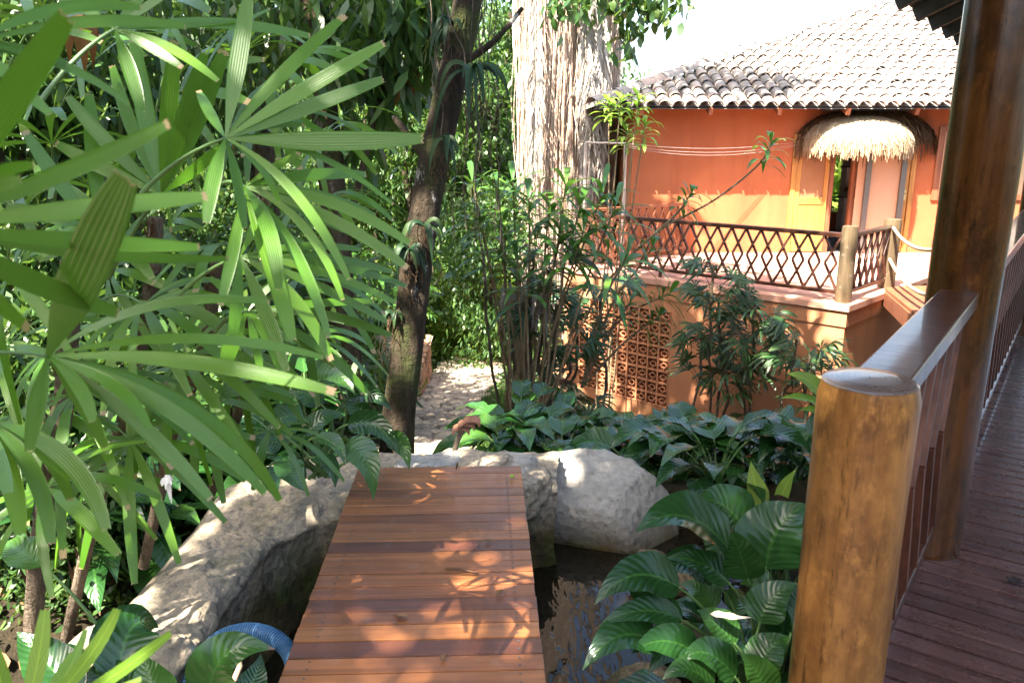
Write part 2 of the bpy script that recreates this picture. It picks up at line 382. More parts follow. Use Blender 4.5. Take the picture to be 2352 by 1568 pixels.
m = Mt('old_roof_tiles'); c = m.ramp(m.attr('rnd'), [(0, (.09, .08, .075)), (1, (.16, .13, .11))]); MAT['roofdark'] = m.fin(c, .9, .2)
m = Mt('straw'); c = m.ramp(m.attr('rnd'), [(0, (.27, .19, .11)), (.5, (.40, .30, .19)), (1, (.48, .39, .27))]); m.fin(c, .8, .2); m.translucent(c, .2); MAT['straw'] = m.m
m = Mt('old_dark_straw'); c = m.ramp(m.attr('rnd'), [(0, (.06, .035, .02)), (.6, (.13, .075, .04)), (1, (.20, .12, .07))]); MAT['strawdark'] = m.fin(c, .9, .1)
m = Mt('window_glass'); MAT['glass'] = m.fin((.02, .025, .03), .03, .6)
MAT['blind'] = simple('beige_blind', (.52, .36, .22), .8, .2, 0, .05, 3, 0)
MAT['cream'] = simple('cream_panel', (.46, .29, .19), .7, .3, 0, .05, 3, 0)
MAT['pane'] = simple('wall_reflection_pane', (.26, .12, .06), .12, .5, 0, .1, 3, 0)  # brown paints the orange wall's reflection into the door glass
MAT['metal'] = simple('grey_metal', (.16, .15, .14), .4, .5, .6, .1, 20, 0)
MAT['brass'] = simple('brass', (.62, .45, .22), .3, .5, .9, .1, 20, 0)
MAT['white'] = simple('pale_wall', (.62, .66, .70), .6, .4, 0, .08, 6, 0)
MAT['dkgrey'] = simple('dark_grey', (.09, .085, .085), .7, .3)
MAT['rope'] = simple('pale_rope', (.30, .28, .20), .9, .1, 0, .25, 60, .4)
MAT['pipe'] = simple('pale_pipe', (.40, .33, .28), .5, .4, 0, .1, 10, 0)
MAT['wire'] = simple('pale_wire', (.35, .3, .28), .5, .4, 0, .1, 10, 0)
m = Mt('blue_hose'); c = m.mix(m.noise(8, 4), (.07, .19, .36), (.11, .26, .43)); c = m.mix(m.ramp(m.math('SINE', m.math('MULTIPLY', m.attr('lu'), 627.0)), [(.2, .75), (.6, 0.0)]), c, (.012, .05, .15)); MAT['hose'] = m.fin(c, .38, .5)  # dark bands paint shade into the grooves between the ribs
MAT['clay'] = simple('terracotta_pot', (.25, .12, .075), .8, .2)
MAT['stick'] = simple('grey_stick', (.24, .18, .13), .9, .1)
MAT['twig'] = simple('brown_twig', (.16, .085, .05), .9, .1)
MAT['drybrown'] = simple('dry_leaf', (.20, .11, .055), .8, .2)
MAT['petal'] = simple('pale_petal', (.75, .70, .62), .7, .2)
MAT['dryblack'] = simple('black_dry_leaf', (.02, .015, .018), .8, .2)
def bark(name, a, b, lich=0.0, moss=0.0, fibre=False):
    m = Mt(name); g = m.noise(1.0, 7, .65, (14, 14, 3.0)); f = m.noise(9, 6, .7)
    c = m.mix(m.ramp(g, [(.38, 0.0), (.62, 1.0)]), a, b)
    if moss: c = m.mix(m.math('MULTIPLY', m.ramp(m.noise(3.2, 6), [(.48, 0.0), (.62, 1.0)]), moss), c, (.05, .065, .018))
    if lich: c = m.mix(m.math('MULTIPLY', m.ramp(m.noise(3.5, 7, .75, (1, 1, .45)), [(.60, 0.0), (.63, 1.0)]), lich), c, (.42, .41, .38))
    m.bump(m.math('ADD', m.math('MULTIPLY', g, 1.5), f), 1.0, .06); return m.fin(c, .92, .15)
MAT['bark'] = bark('mossy_bark', (.018, .014, .009), (.056, .041, .028), .6, .7)
MAT['barkpale'] = bark('tan_bark', (.12, .08, .045), (.22, .155, .095), .3, .25)
MAT['barkdark'] = bark('dark_bark', (.04, .03, .02), (.095, .07, .045), .35, .5)
MAT['barkfig'] = bark('fig_bark', (.50, .42, .35), (.62, .54, .46), .3, 0)
MAT['aerial'] = bark('aerial_root', (.44, .32, .25), (.60, .50, .42), 0, 0)
MAT['aerialred'] = bark('red_aerial_root', (.40, .25, .18), (.54, .38, .29), 0, 0)
MAT['cane'] = bark('palm_cane', (.10, .075, .055), (.20, .155, .115), .0, .2)
MAT['canepale'] = bark('pale_cane', (.22, .15, .085), (.34, .25, .155), .1, .15)
MAT['fibre'] = bark('brown_fibre', (.06, .035, .02), (.14, .085, .05), 0, 0)
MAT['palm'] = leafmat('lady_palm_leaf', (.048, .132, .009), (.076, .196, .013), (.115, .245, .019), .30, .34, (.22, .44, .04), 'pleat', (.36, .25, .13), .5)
MAT['palmdark'] = leafmat('shade_tone_palm_leaf', (.018, .055, .016), (.032, .085, .022), (.05, .115, .028), .36, .22, None, 'pleat', (.2, .14, .06))  # darker copy of the lady palm leaf with shade in its colour
MAT['lily'] = leafmat('peace_lily_leaf', (.012, .048, .012), (.019, .070, .016), (.055, .13, .022), .24, .16, (.10, .22, .03), 'lily', (.14, .09, .05))
MAT['lilystem'] = simple('green_stalk', (.09, .17, .05), .5, .4, 0, .3, 9, 0)
MAT['bright'] = leafmat('ginger_leaf', (.13, .27, .03), (.20, .36, .045), (.34, .45, .10), .4, .35, (.3, .5, .05), 'lily')
MAT['shrub'] = leafmat('dracaena_leaf', (.030, .095, .016), (.050, .145, .022), (.11, .22, .03), .35, .3, (.16, .34, .03))
MAT['treeleaf'] = leafmat('tree_leaf', (.022, .062, .014), (.042, .10, .02), (.08, .13, .025), .45, .32, (.15, .27, .03))
MAT['treeleafb'] = leafmat('sunlit_tone_tree_leaf', (.06, .13, .016), (.105, .20, .022), (.20, .25, .035), .45, .45, (.34, .42, .05))  # lighter copy of the tree leaf, sunlight put into its colour
MAT['fern'] = leafmat('fern_leaf', (.05, .15, .022), (.075, .20, .03), (.13, .26, .04), .5, .35, (.2, .42, .05))
MAT['oldleaf'] = leafmat('old_orange_leaf', (.16, .055, .012), (.22, .08, .015), (.18, .09, .02), .5, .2, (.3, .11, .02))
MAT['grass'] = leafmat('grass_blade', (.045, .11, .018), (.075, .16, .026), (.12, .2, .04), .5, .3)
MAT['deadfrond'] = leafmat('dead_palm_frond', (.22, .19, .16), (.36, .32, .28), (.48, .44, .40), .8, .2, (.4, .34, .28))
MAT['brom'] = leafmat('bromeliad_leaf', (.012, .032, .014), (.02, .05, .018), (.04, .07, .02), .5, .15, None, None, None, .2)

# ------------------------------------------------------------------ ground, water, path
PROF_Y = [-60, 3.6, 4.3, 5.2, 6.5, 8.3, 10.5, 13, 16, 22, 40, 300]
PROF_Z = [-.55, -.55, -.42, -.72, -1.12, -1.62, -2.12, -2.52, -2.97, -3.4, -3.4, -2.5]
PATH = np.array([(4.0, -.36, .36), (5.3, -.50, .34), (6.5, -.80, .40), (8.3, -.95, .42), (10.5, -1.0, .48), (13, -.93, .52), (15.5, -.85, .62), (17.5, -.2, .75), (19, 1.4, .8)])
def gz0(x, y):
    x = np.asarray(x, float); y = np.asarray(y, float)
    z = np.interp(y, PROF_Y, PROF_Z)
    z = z - .7 * smooth(.5, 2.2, x) * smooth(8.2, 11, y)
    z = z - .30 * smooth(.0, .8, x) * smooth(4.7, 5.6, y) * (1 - smooth(8.0, 9.5, y))
    z = z - .25 * smooth(-1.4, -1.9, x) * smooth(5.0, 4.0, y)
    pond = smooth(4.3, 3.95, y) * smooth(-1.45, -1.2, x) * smooth(1.15 + .4 * smooth(3.0, 3.8, y), .8 + .3 * smooth(3.0, 3.8, y), x)
    z = z * (1 - pond) + pond * -1.15
    bank = smooth(.6, 2.5, x) * smooth(5.2, 4.0, y)
    return z + .12 * bank
def gz(x, y):
    x = np.asarray(x, float); y = np.asarray(y, float)
    p = np.stack([x, y, np.zeros_like(x)], -1)
    pc = np.interp(y, PATH[:, 0], PATH[:, 1]); pw = np.interp(y, PATH[:, 0], PATH[:, 2])
    off = smooth(pw, pw + .6, np.abs(x - pc))
    off = np.where((y > 4) & (y < 19), off, 1.0)
    bump = .10 * fbm(p * .8, 4, 3) + .03 * fbm(p * 4, 3, 5)
    return gz0(x, y) + bump * off + .10 * off * smooth(4.5, 6.5, y) * (1 - smooth(18, 22, y)) - .05 * (1 - off)
def axis(lo, hi, d, far, k=26):
    a = np.arange(lo, hi + d / 2, d); t = np.geomspace(d * 1.3, far, k)
    return np.concatenate([(lo - t)[::-1], a, hi + t])
gx = axis(-4, 6, .085, 320); gy = axis(0, 17, .085, 320)
X, Y = np.meshgrid(gx, gy)
mb = MB(); mb.grid(np.stack([X, Y, gz(X, Y)], -1)); tag(mb.build('ground', MAT['soil']), None, None, None, 'structure')
mb = MB(); xs = np.linspace(-1.5, 1.8, 20); ys = np.linspace(-4, 4.5, 30); X, Y = np.meshgrid(xs, ys)
mb.grid(np.stack([X, Y, np.full_like(X, -.6)], -1)); tag(mb.build('water', MAT['water']), None, None, None, 'structure')

def path_at(y): return float(np.interp(y, PATH[:, 0], PATH[:, 1])), float(np.interp(y, PATH[:, 0], PATH[:, 2]))
def blob(mb, c, r, h, seed, n=9, rings=4, rnd=0.0, sink=.3):      # a flattish cobble
    r_ = np.random.default_rng(seed); th = np.arange(n) * 2 * np.pi / n
    rad = 1 + .22 * np.sin(th * 2 + r_.uniform(0, 6)) + .13 * np.sin(th * 3 + r_.uniform(0, 6)) + r_.uniform(-.06, .06, n)
    prof = [(1.0, -sink), (1.02, .35), (.88, .8), (.5, 1.0)]
    V = np.array([[(c[0] + r[0] * q * k * math.cos(t), c[1] + r[1] * q * k * math.sin(t), c[2] + h * z + r_.uniform(-.05, .05) * h) for t, k in zip(th, rad)] for q, z in prof])
    V = np.concatenate([V, np.broadcast_to(np.array(c) + (0, 0, h), (1, n, 3))])
    mb.grid(V, rnd=rnd, closed=True)
MAT['bed'] = simple('path_bed_soil', (.075, .055, .035), .95, .1, 0, .3, 9, .4)
mb = MB(); yy = np.linspace(4.15, 18.6, 160); uu = np.linspace(-1, 1, 14)
V = np.zeros((160, 14, 3))
for i, y in enumerate(yy):
    c, w = path_at(y); V[i, :, 0] = c + uu * (w + .05); V[i, :, 1] = y
V[..., 2] = gz0(V[..., 0], V[..., 1]) + .0 + .01 * fbm(V * 6, 3, 9)
mb.grid(V); tag(mb.build('path_bed', MAT['bed']), None, None, None, 'structure'); mb = MB()
y = 4.25; k = 0
while y < 18.2:
    c, w = path_at(y); rowh = rg.uniform(.10, .19); x = c - w + rg.uniform(-.04, .06)
    while x < c + w - .02:
        ww = rg.uniform(.11, .30); k += 1
        cx_, cy_ = x + ww / 2, y + rg.uniform(-.03, .03)
        blob(mb, (cx_, cy_, float(gz0(cx_, cy_)) + .0), (ww * .50, rowh * .54), rg.uniform(.022, .048), k, 9, 4, rg.random(), 1.2)
        x += ww
    y += rowh
tag(mb.build('path', MAT['pathstone']), None, None, None, 'structure')

# stone weir (ledge) along the left of the pond, turning under the far end of the bridge
Lp = spline([(-1.78, .6, -.22), (-1.72, 1.6, -.22), (-1.66, 2.6, -.2), (-1.55, 2.9, -.21), (-1.52, 3.45, -.19), (-1.5, 3.9, -.16), (-1.15, 4.25, -.16), (-.6, 4.32, -.17), (.25, 4.4, -.2)], 240)
Rp = spline([(-1.22, .6, -.22), (-1.2, 1.6, -.22), (-1.19, 2.35, -.2), (-1.15, 2.65, -.2), (-1.12, 3.2, -.2), (-.98, 3.45, -.19), (-.8, 3.52, -.16), (-.3, 3.66, -.16), (.22, 3.85, -.2)], 240)
mb = MB(); sec = []
for l, r in zip(Lp, Rp):
    d = nz(r - l); row = []
    for q in np.linspace(-1.25, -.28, 14): row.append(np.array((l[0], l[1], q)) - d * .05)
    for t in np.linspace(.0, 1, 40): row.append(l * (1 - t) + r * t + np.array((0, 0, -.05 * (abs(2 * t - 1) ** 6))))
    for q in np.linspace(-.26, -1.25, 30): row.append(np.array((r[0], r[1], q)) + d * (.03 + .05 * math.sin(q * 7)))
    sec.append(row)
V = np.array(sec); V += (.042 * fbm(V * 2.2, 4, 21) + .030 * (.5 - np.abs(fbm(V * 5.5, 4, 4))) + .008 * fbm(V * 26, 3, 8))[..., None] * np.array((.8, .8, 1.0))
mb.grid(V, closed=False); lo = mb.build('stone_weir', MAT['ledge']); tag(lo, 'long low stone weir, grey on top, mossy on its side, left of the footbridge', 'stone weir')

def rockmesh(mb, c, r, seed, amp=.22, n=(26, 40), rot=0.0, tilt=0.0, flat=None, det=1.0):
    th = np.linspace(0, np.pi, n[0])[:, None]; ph = np.arange(n[1])[None] * 2 * np.pi / n[1]
    D = np.stack([np.sin(th) * np.cos(ph), np.sin(th) * np.sin(ph), np.cos(th) * np.ones_like(ph)], -1)
    k = 1 + amp * fbm(D * 1.3 + seed * 3.1, 3, seed) + det * amp * .38 * (.5 - np.abs(fbm(D * 3.2 + seed, 4, seed + 9))) + det * amp * .10 * fbm(D * 14 + seed, 2, seed + 5)
    V = D * k[..., None]
    for nx, ny, nz_, lim in flat or []:
        nn = nz((nx, ny, nz_)); d = V @ nn; V = V - np.maximum(d - lim, 0)[..., None] * nn * .85
    V = V * np.array(r); a, b = math.cos(rot), math.sin(rot); ct, st = math.cos(tilt), math.sin(tilt)
    V = V @ np.array(((ct, 0, -st), (0, 1, 0), (st, 0, ct))) @ np.array(((a, b, 0), (-b, a, 0), (0, 0, 1)))
    mb.grid(V + np.array(c), closed=True)
mb = MB(); rockmesh(mb, (.50, 4.22, -.56), (.44, .34, .40), 5, .13, (90, 140), R(-18), R(14), [(-.2, -.35, 1, .62), (.7, -.4, .75, .72), (0, -1, .1, .75)], .85)
tag(mb.build('boulder', MAT['boulder']), 'big pale grey boulder at the water edge beside the far end of the footbridge', 'boulder')
k = 0
for px, py, f, rx, ry, rz, lab in [(1005, 1052, 3.95, .17, .12, .09, 'flat grey stone against the left end of the plank bridge head'), (1075, 1052, 3.98, .19, .13, .10, 'flat tan stone behind the middle of the plank bridge head'),
                                   (1165, 1052, 4.0, .21, .14, .10, 'flat rusty stone between the plank bridge head and the pale boulder'), (1120, 1062, 3.86, .20, .1, .07, 'thin pale slab tucked against the last plank of the footbridge'),
                                   (950, 1062, 3.9, .15, .12, .09, 'small grey stone under the drooping leaves at the bridge corner'), (1215, 1085, 3.88, .10, .22, .14, 'narrow mossy stone wedged between footbridge and pale boulder')]:
    mb = MB(); p = W(px, py, f); k += 1
    rockmesh(mb, (p[0], p[1], p[2] - rz * .75), (rx, ry, rz), 30 + k, .22, (40, 60), k, .05, [(0, 0, 1, .7)])
    tag(mb.build('flat_stone', MAT['boulder' if k % 2 else 'ledge']), lab, 'stone', 'stones laid at the head of the footbridge')
for px, py, f, s, lab in [(1520, 1262, 3.6, .12, 'dark wet rock on the pond bank below the boulder'), (1560, 1290, 3.5, .13, 'brown rock behind the leaves of the nearest peace lily'),
                          (1480, 1500, 2.7, .12, 'tan rock half sunk in the pond under the near peace lily'), (1590, 1400, 3.0, .12, 'mottled rock on the pond bank behind the lily stalks'), (1420, 1548, 2.5, .10, 'ochre rock just under the tips of the lowest lily leaves')]:
    p = W(px, py, f); mb = MB(); rockmesh(mb, (p[0], p[1], max(-.62, min(p[2], -.52))), (s * 1.2, s, s * .62), int(px), .25, (36, 54), px, .1)
    tag(mb.build('bank_rock', MAT['bankrock']), lab, 'rock', 'rocks along the pond bank')

# low stone planter wall left of the path
wt = thing('stone_planter', 'low walled planter of fitted stone with sunny top left of the path', 'planter', (-2.2, 12.6, -2.3))
mb = MB()
def stones(mb, a, b, z0, z1, out, seed):
    r_ = random.Random(seed); a = np.array(a); b = np.array(b); L = np.linalg.norm(b - a); d = (b - a) / L; z = z0
    while z < z1 - .04:
        h = min(r_.uniform(.14, .24), z1 - z); x = 0
        while x < L - .02:
            w = min(r_.uniform(.16, .42), L - x); c = a + d * (x + w / 2)
            n = np.array((out[0], out[1])); cc = (c[0] - n[0] * .05, c[1] - n[1] * .05, z + h / 2)
            th = np.linspace(0, np.pi, 8)[:, None]; ph = np.arange(14)[None] * 2 * np.pi / 14
            D = np.stack([np.sin(th) * np.cos(ph), np.sin(th) * np.sin(ph), np.cos(th) * np.ones_like(ph)], -1)
            D = np.sign(D) * np.abs(D) ** .5 * (1 + .07 * fbm(D * 2 + r_.uniform(0, 99), 2, 3))[..., None]
            Vv = np.zeros_like(D); e = (w / 2 - .006, .1, h / 2 - .006)
            Vv[..., 0] = cc[0] + d[0] * D[..., 0] * e[0] + n[0] * D[..., 1] * e[1]; Vv[..., 1] = cc[1] + d[1] * D[..., 0] * e[0] + n[1] * D[..., 1] * e[1]; Vv[..., 2] = cc[2] + D[..., 2] * e[2]
            mb.grid(Vv, rnd=r_.random(), closed=True); x += w
        z += h
stones(mb, (-1.42, 11.5), (-1.5, 13.9), -2.75, -1.86, (1, .03), 1); stones(mb, (-3.1, 11.5), (-1.42, 11.5), -2.6, -1.86, (0, -1), 2)
mb.build('stone_face', MAT['wallstone'], wt)
mb = MB(); mb.prism([(-3.1, 11.55), (-1.47, 11.55), (-1.55, 13.9), (-3.1, 13.9)], -2.9, -1.93); mb.build('core', MAT['bankrock'], wt)
mb = MB(); xs = np.linspace(-3.12, -1.42, 24); ys = np.linspace(11.45, 13.92, 30); X, Y = np.meshgrid(xs, ys); P = np.stack([X, Y, np.full_like(X, -1.9)], -1)
P[..., 2] += .03 * fbm(P * 3, 4, 2); mb.grid(P); mb.build('sandy_top', MAT['pathstone'], wt)

# ------------------------------------------------------------------ footbridge
BR = W(976, 1568, 2.06); BA = math.atan2(-.105, 1.6)
br_dir = nz(np.array((-.036, 1.0, 0))); br_sd = np.array((br_dir[1], -br_dir[0], 0))
bt = thing('footbridge', 'narrow footbridge of varnished red-brown planks crossing the dark pond', 'footbridge', (-.3, 2.0, 0), None, -math.atan2(br_dir[0], br_dir[1]))
mb = MB(); s = -1.75; i = 0
pat = [.4, .55, .62, .3, .42, .7, .22, .35, .5, .12, .58, .62, .7, .74, .2, .3, .45, .15, .66, .5, .35, .55, .25, .6, .7, .4]
widths = [.077, .069, .07, .066, .072, .068]
planks = []
s = 1.70
while s > -2.2:
    w = .076 + .012 * rg.random(); planks.append((s - w, s - .005, pat[i % len(pat)])); s -= w; i += 1
for a, b, r in planks:
    j = rg.uniform(-.002, .002); z = rg.uniform(-.0015, .0015)
    mb.box((-.405 + j, a, -.03), (.405 + j, b, z), min(1, max(0, r + rg.uniform(-.06, .06))))
mb.build('deck', MAT['deckred'], bt, True, .003)
for x in (-.33, .33):
    mb = MB(); mb.box((x - .035, -2.2, -.14), (x + .035, 1.68, -.032)); mb.build('joist', MAT['deckdark'], bt, True, .004)
mb = MB()
for a, b, r in planks:
    for x in (-.33, .33):
        for q in (.25, .75):
            th = np.arange(8) * np.pi / 4; mb.ngon([(x + .0045 * math.cos(t), a + (b - a) * q + .0045 * math.sin(t), .0022) for t in th])
mb.build('screws', MAT['dkgrey'], bt, True)

# ------------------------------------------------------------------ boardwalk on the right (its own frame: +Y along the rail)
BW0 = np.array((.78, 1.66, 0)); BWA = R(-35.6); bwy = np.array((.582, .813, 0)); bwx = np.array((.813, -.582, 0))
def BW(x, y, z=0.0): return BW0 + bwx * x + bwy * y + np.array((0, 0, z))
bw = thing('boardwalk', 'dark glossy boardwalk of narrow planks behind the lattice railing', 'boardwalk', BW0, None, BWA)
mb = MB(); y = -4.2
while y < 17:
    w = .092; mb.box((-.10, y, -.035), (3.2, y + w - .016, rg.uniform(-.001, .001)), rg.random()); y += w
mb.build('deck', MAT['deckdark'], bw, True, .003)
mb = MB()
for x in (.0, 1.1, 2.2, 3.1): mb.box((x - .04, -4.2, -.20), (x + .04, 17, -.037))
mb.build('joists', MAT['dkgrey'], bw, True)
mb = MB()
for y in np.arange(-3.5, 17, 2.4):
    for x in (.05, 3.05): mb.tube([(x, y, -3.5), (x, y, -.2)], .08, 10)
mb.build('piles', MAT['dkgrey'], bw, True)
def log(mb, x, y, r, z0, z1, n=40, lean=(0, 0), seed=1, k=26):
    zz = np.linspace(z0, z1, k); P = np.stack([x + lean[0] * (zz - z0), y + lean[1] * (zz - z0), zz], -1)
    th = np.arange(n) * 2 * np.pi / n
    nn = np.stack([np.cos(th)[None] * np.ones((k, 1)), np.sin(th)[None] * np.ones((k, 1)), zz[:, None] * .6 * np.ones((1, n))], -1)
    wob = 1 + .025 * fbm(nn * 1.2 + seed, 3, seed)
    wob[-1] *= .93
    P[-1, 2] += .006
    mb.tube(P, r, n, wob=wob, cap=False)
    return P[-1]
def railing(root, p0, p1, zt, zb, mats, post=None, pitch=.23, bw_=.028, hand=(.1, .05), local=False, low=(.06, .05)):
    p0 = np.array(p0, float); p1 = np.array(p1, float); L = np.linalg.norm(p1[:2] - p0[:2]); d = (p1 - p0) / L; up = np.array((0, 0, 1.0))
    mb = MB(); mb.bar(p0 + up * zt, p1 + up * zt, hand[0], hand[1]); mb.build('handrail', MAT[mats[0]], root, local, .006)
    mb = MB(); mb.bar(p0 + up * zb, p1 + up * zb, low[0], low[1]); mb.build('bottom_rail', MAT[mats[0]], root, local, .005)
    mb = MB(); n = max(1, round(L / pitch)); pt = L / n; a = zb + low[1] / 2; b = zt - hand[1] / 2; mid = (a + b) / 2; sd = np.array((-d[1], d[0], 0)) * bw_ * .52
    for i in range(n):
        for lo, q, s in ((i, i + .82, 1), (i + 1, i + .18, -1)):
            for z0, z1 in ((b, mid), (mid, a)):
                u0, u1 = (lo, q) if z0 == b else (q, lo)
                mb.bar(p0 + d * pt * u0 + up * z0 + sd * s, p0 + d * pt * u1 + up * z1 + sd * s, bw_, bw_, up=sd * 10, rnd=rg.random())
    mb.build('lattice', MAT[mats[1]], root, local)
r1 = thing('lattice_railing', 'near lattice railing from the thick blunt front post to the tall round column', 'railing', BW0, 'boardwalk railings', BWA)
railing(r1, (0, .09, 0), (0, 1.42, 0), 1.03, .13, ('rail', 'slat'), hand=(.125, .06), local=True, pitch=.2, bw_=.03)
mb = MB(); top = log(mb, 0, 0, .105, 0, 1.075, seed=3, n=48, k=40); po = mb.build('post', MAT['log'], r1, True)
mb = MB(); th = np.arange(48) * 2 * np.pi / 48
V = np.array([[(q * .099 * math.cos(t), q * .099 * math.sin(t), 1.0812 + z) for t in th] for q, z in ((1, 0), (.9, .006), (.55, .009), (.02, .010))]); mb.grid(V, closed=True)
mb.build('post_top', MAT['logtop'], po, True)
r2 = thing('lattice_railing', 'farther lattice railing behind the tall column at the right edge', 'railing', BW(0, 1.66), 'boardwalk railings', BWA)
railing(r2, (0, 0, 0), (0, 4.1, 0), 1.03, .13, ('rail', 'slat'), hand=(.125, .06), local=True, pitch=.2, bw_=.03)
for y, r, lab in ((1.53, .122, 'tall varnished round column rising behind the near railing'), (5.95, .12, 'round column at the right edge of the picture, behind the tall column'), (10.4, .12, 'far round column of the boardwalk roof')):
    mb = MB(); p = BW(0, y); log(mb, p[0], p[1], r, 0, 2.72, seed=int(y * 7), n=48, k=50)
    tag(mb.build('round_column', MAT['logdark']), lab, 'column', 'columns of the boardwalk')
p = BW(0, -2.9)

def barrel_tiles(mb, o, e, u, nrm, W_, rows, clip, cw=.235, pitch=.36, r=.105, seg=7, length=.43, seed=1, vb=None):
    rr = random.Random(seed); o = np.array(o, float); th = np.linspace(-.02, np.pi + .02, seg + 1)
    for j in range(rows):
        for i in range(int(W_ / cw)):
            x = (i + .5) * cw
            if not clip(x, (j + .5) * pitch): continue
            jx = rr.uniform(-.012, .012); jz = rr.uniform(-.008, .008); jt = rr.uniform(-.01, .014); V = []
            for s, ra, lift in ((0, r, .055 + jt), (length, r * .82, .012)):
                c = o + e * (x + jx) + u * (j * pitch + s + jz) + nrm * lift
                V.append([c + e * (ra * math.cos(t)) + nrm * (ra * .85 * math.sin(t)) for t in th])
            tone = rr.random(); V = np.array(V)
            mb.grid(V, rnd=tone)
            # thickness at the lower lip
            inn = o + e * (x + jx) + u * (j * pitch + jz) + nrm * (.055 + jt)
            Vi = np.array([inn + e * ((r - .016) * math.cos(t)) + nrm * ((r - .016) * .85 * math.sin(t)) for t in th])
            mb.grid(np.stack([V[0], Vi]), rnd=tone)
            Vb = Vi + u * .3; mb.grid(np.stack([Vi, Vb]), rnd=tone * .5)

rt = thing('boardwalk_roof', 'dark tiled eave of the boardwalk roof in the top right corner', 'roof', BW(0, 6, 2.5), None, BWA)
sl = .46; u = nz(np.array((1, 0, sl))); nrm = nz(np.array((-sl, 0, 1)))
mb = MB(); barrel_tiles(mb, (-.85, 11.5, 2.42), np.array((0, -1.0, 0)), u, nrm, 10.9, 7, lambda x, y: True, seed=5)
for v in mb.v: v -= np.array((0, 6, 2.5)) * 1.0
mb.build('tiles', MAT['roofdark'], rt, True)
mb = MB(); b0 = np.array((-.80, 0, 2.40)) - np.array((0, 6, 2.5))
P = [np.array((-.82, y, 2.425)) - np.array((0, 6, 2.5)) for y in (.6, 11.5)]; Q = [p + np.array((2.5, 0, 2.5 * sl)) for p in P]
for dz in (0, .03): mb.add([P[0] + (0, 0, dz), P[1] + (0, 0, dz), Q[1] + (0, 0, dz), Q[0] + (0, 0, dz)], [(0, 1, 2, 3)], smooth=False)
T2 = [q + np.array((2.4, 0, -2.4 * sl)) for q in Q]
for dz in (0, .03): mb.add([Q[0] + (0, 0, dz), Q[1] + (0, 0, dz), T2[1] + (0, 0, dz), T2[0] + (0, 0, dz)], [(0, 1, 2, 3)], smooth=False)
mb.build('roof_boards', MAT['dkgrey'], rt, True)
for y in np.arange(.7, 11.4, .62):
    mb = MB(); a = np.array((-.80, y, 2.38)) - np.array((0, 6, 2.5)); mb.bar(a, a + np.array((2.4, 0, 2.4 * sl)), .06, .09); mb.build('rafter', MAT['dkgrey'], rt, True)
mb = MB(); mb.bar(np.array((0, .62, 2.72)) - np.array((0, 6, 2.5)), np.array((0, 11.4, 2.72)) - np.array((0, 6, 2.5)), .12, .14); mb.build('wall_plate', MAT['dkgrey'], rt, True)

# ------------------------------------------------------------------ terrace
TZ = -.6
C = np.array((4.5, 10.48)); dL = nz(np.array((-.74, .673))); Lc = C + dL * 4.84; dR = nz(np.array((.70, .714)))
Wl = np.array((3.35, 15.38)); Rc = C + dR * 6.85
te = thing('terrace', 'raised salmon plaster terrace with a pierced clay block screen in its wall', 'terrace', (C[0], C[1], -3.4))
nF = np.array((-dL[1], dL[0])); nF = nF if nF[1] < 0 else -nF      # outward normal of the front wall
def fw(t, z, out=0.0): q = C + dL * t + nF * out; return (q[0], q[1], z)
def slab(mb, t0, t1, z0, z1, o0, o1):
    mb.hexa([fw(t0, z0, o1), fw(t0, z0, o0), fw(t1, z0, o0), fw(t1, z0, o1), fw(t0, z1, o1), fw(t0, z1, o0), fw(t1, z1, o0), fw(t1, z1, o1)][::1])
bt0, bt1, bz0, bz1 = 2.68, 4.48, -2.70, -1.10
mb = MB()
slab(mb, 0, bt0, -3.6, TZ - .3, -.2, 0); slab(mb, bt1, 4.84, -3.6, TZ - .3, -.2, 0); slab(mb, bt0, bt1, -3.6, bz0, -.2, 0); slab(mb, bt0, bt1, bz1, TZ - .3, -.2, 0)
mb.prism([tuple(C + dR * .003), tuple(Rc), tuple(Rc - np.array((.2, 0))), tuple(C + np.array((-.14, .14)))], -3.6, TZ - .3)
mb.prism([tuple(Lc), tuple(Lc + np.array((.2, 0))), tuple(Wl + np.array((.2, -.02))), tuple(Wl)], -3.6, TZ - .3)
mb.build('wall', MAT['terrwall'], te)
mb = MB(); slab(mb, bt0 - .05, bt1 + .05, bz0 - .05, bz1 + .05, -.30, -.21); mb.build('screen_back', MAT['hollow'], te)
mb = MB(); nb = 9; nr = 8; bwid = (bt1 - bt0) / nb; bh = (bz1 - bz0) / nr
for i in range(nb + 1): slab(mb, max(bt0, bt0 + i * bwid - .016), min(bt1, bt0 + i * bwid + .016), bz0, bz1, -.13, .012)
for j in range(nr + 1): slab(mb, bt0, bt1, max(bz0, bz0 + j * bh - .016), min(bz1, bz0 + j * bh + .016), -.13, .009)
for i in range(nb):
    for j in range(nr):
        ct = bt0 + (i + .5) * bwid; cz = bz0 + (j + .5) * bh; th = np.arange(16) * np.pi / 8
        ring = lambda ra, rb, o: [fw(ct + ra * math.cos(t), cz + rb * math.sin(t), o) for t in th]
        A, B_, D_, E_ = ring(.062, .05, -.005), ring(.044, .033, -.005), ring(.062, .05, -.12), ring(.044, .033, -.12)
        mb.grid(np.array([D_, A, B_, E_]), closed=True, smooth=False)
        for s in (-1, 1):
            slab(mb, ct - .008, ct + .008, cz + s * .05 - (.026 if s < 0 else 0), cz + s * .05 + (.026 if s > 0 else 0), -.12, -.006)
            slab(mb, ct + s * .062 - (.022 if s < 0 else 0), ct + s * .062 + (.022 if s > 0 else 0), cz - .008, cz + .008, -.12, -.007)
mb.build('breeze_blocks', MAT['breeze'], te)
def offs(p, n, o): return tuple(np.asarray(p) + np.asarray(n) * o)
nR = np.array((dR[1], -dR[0]))
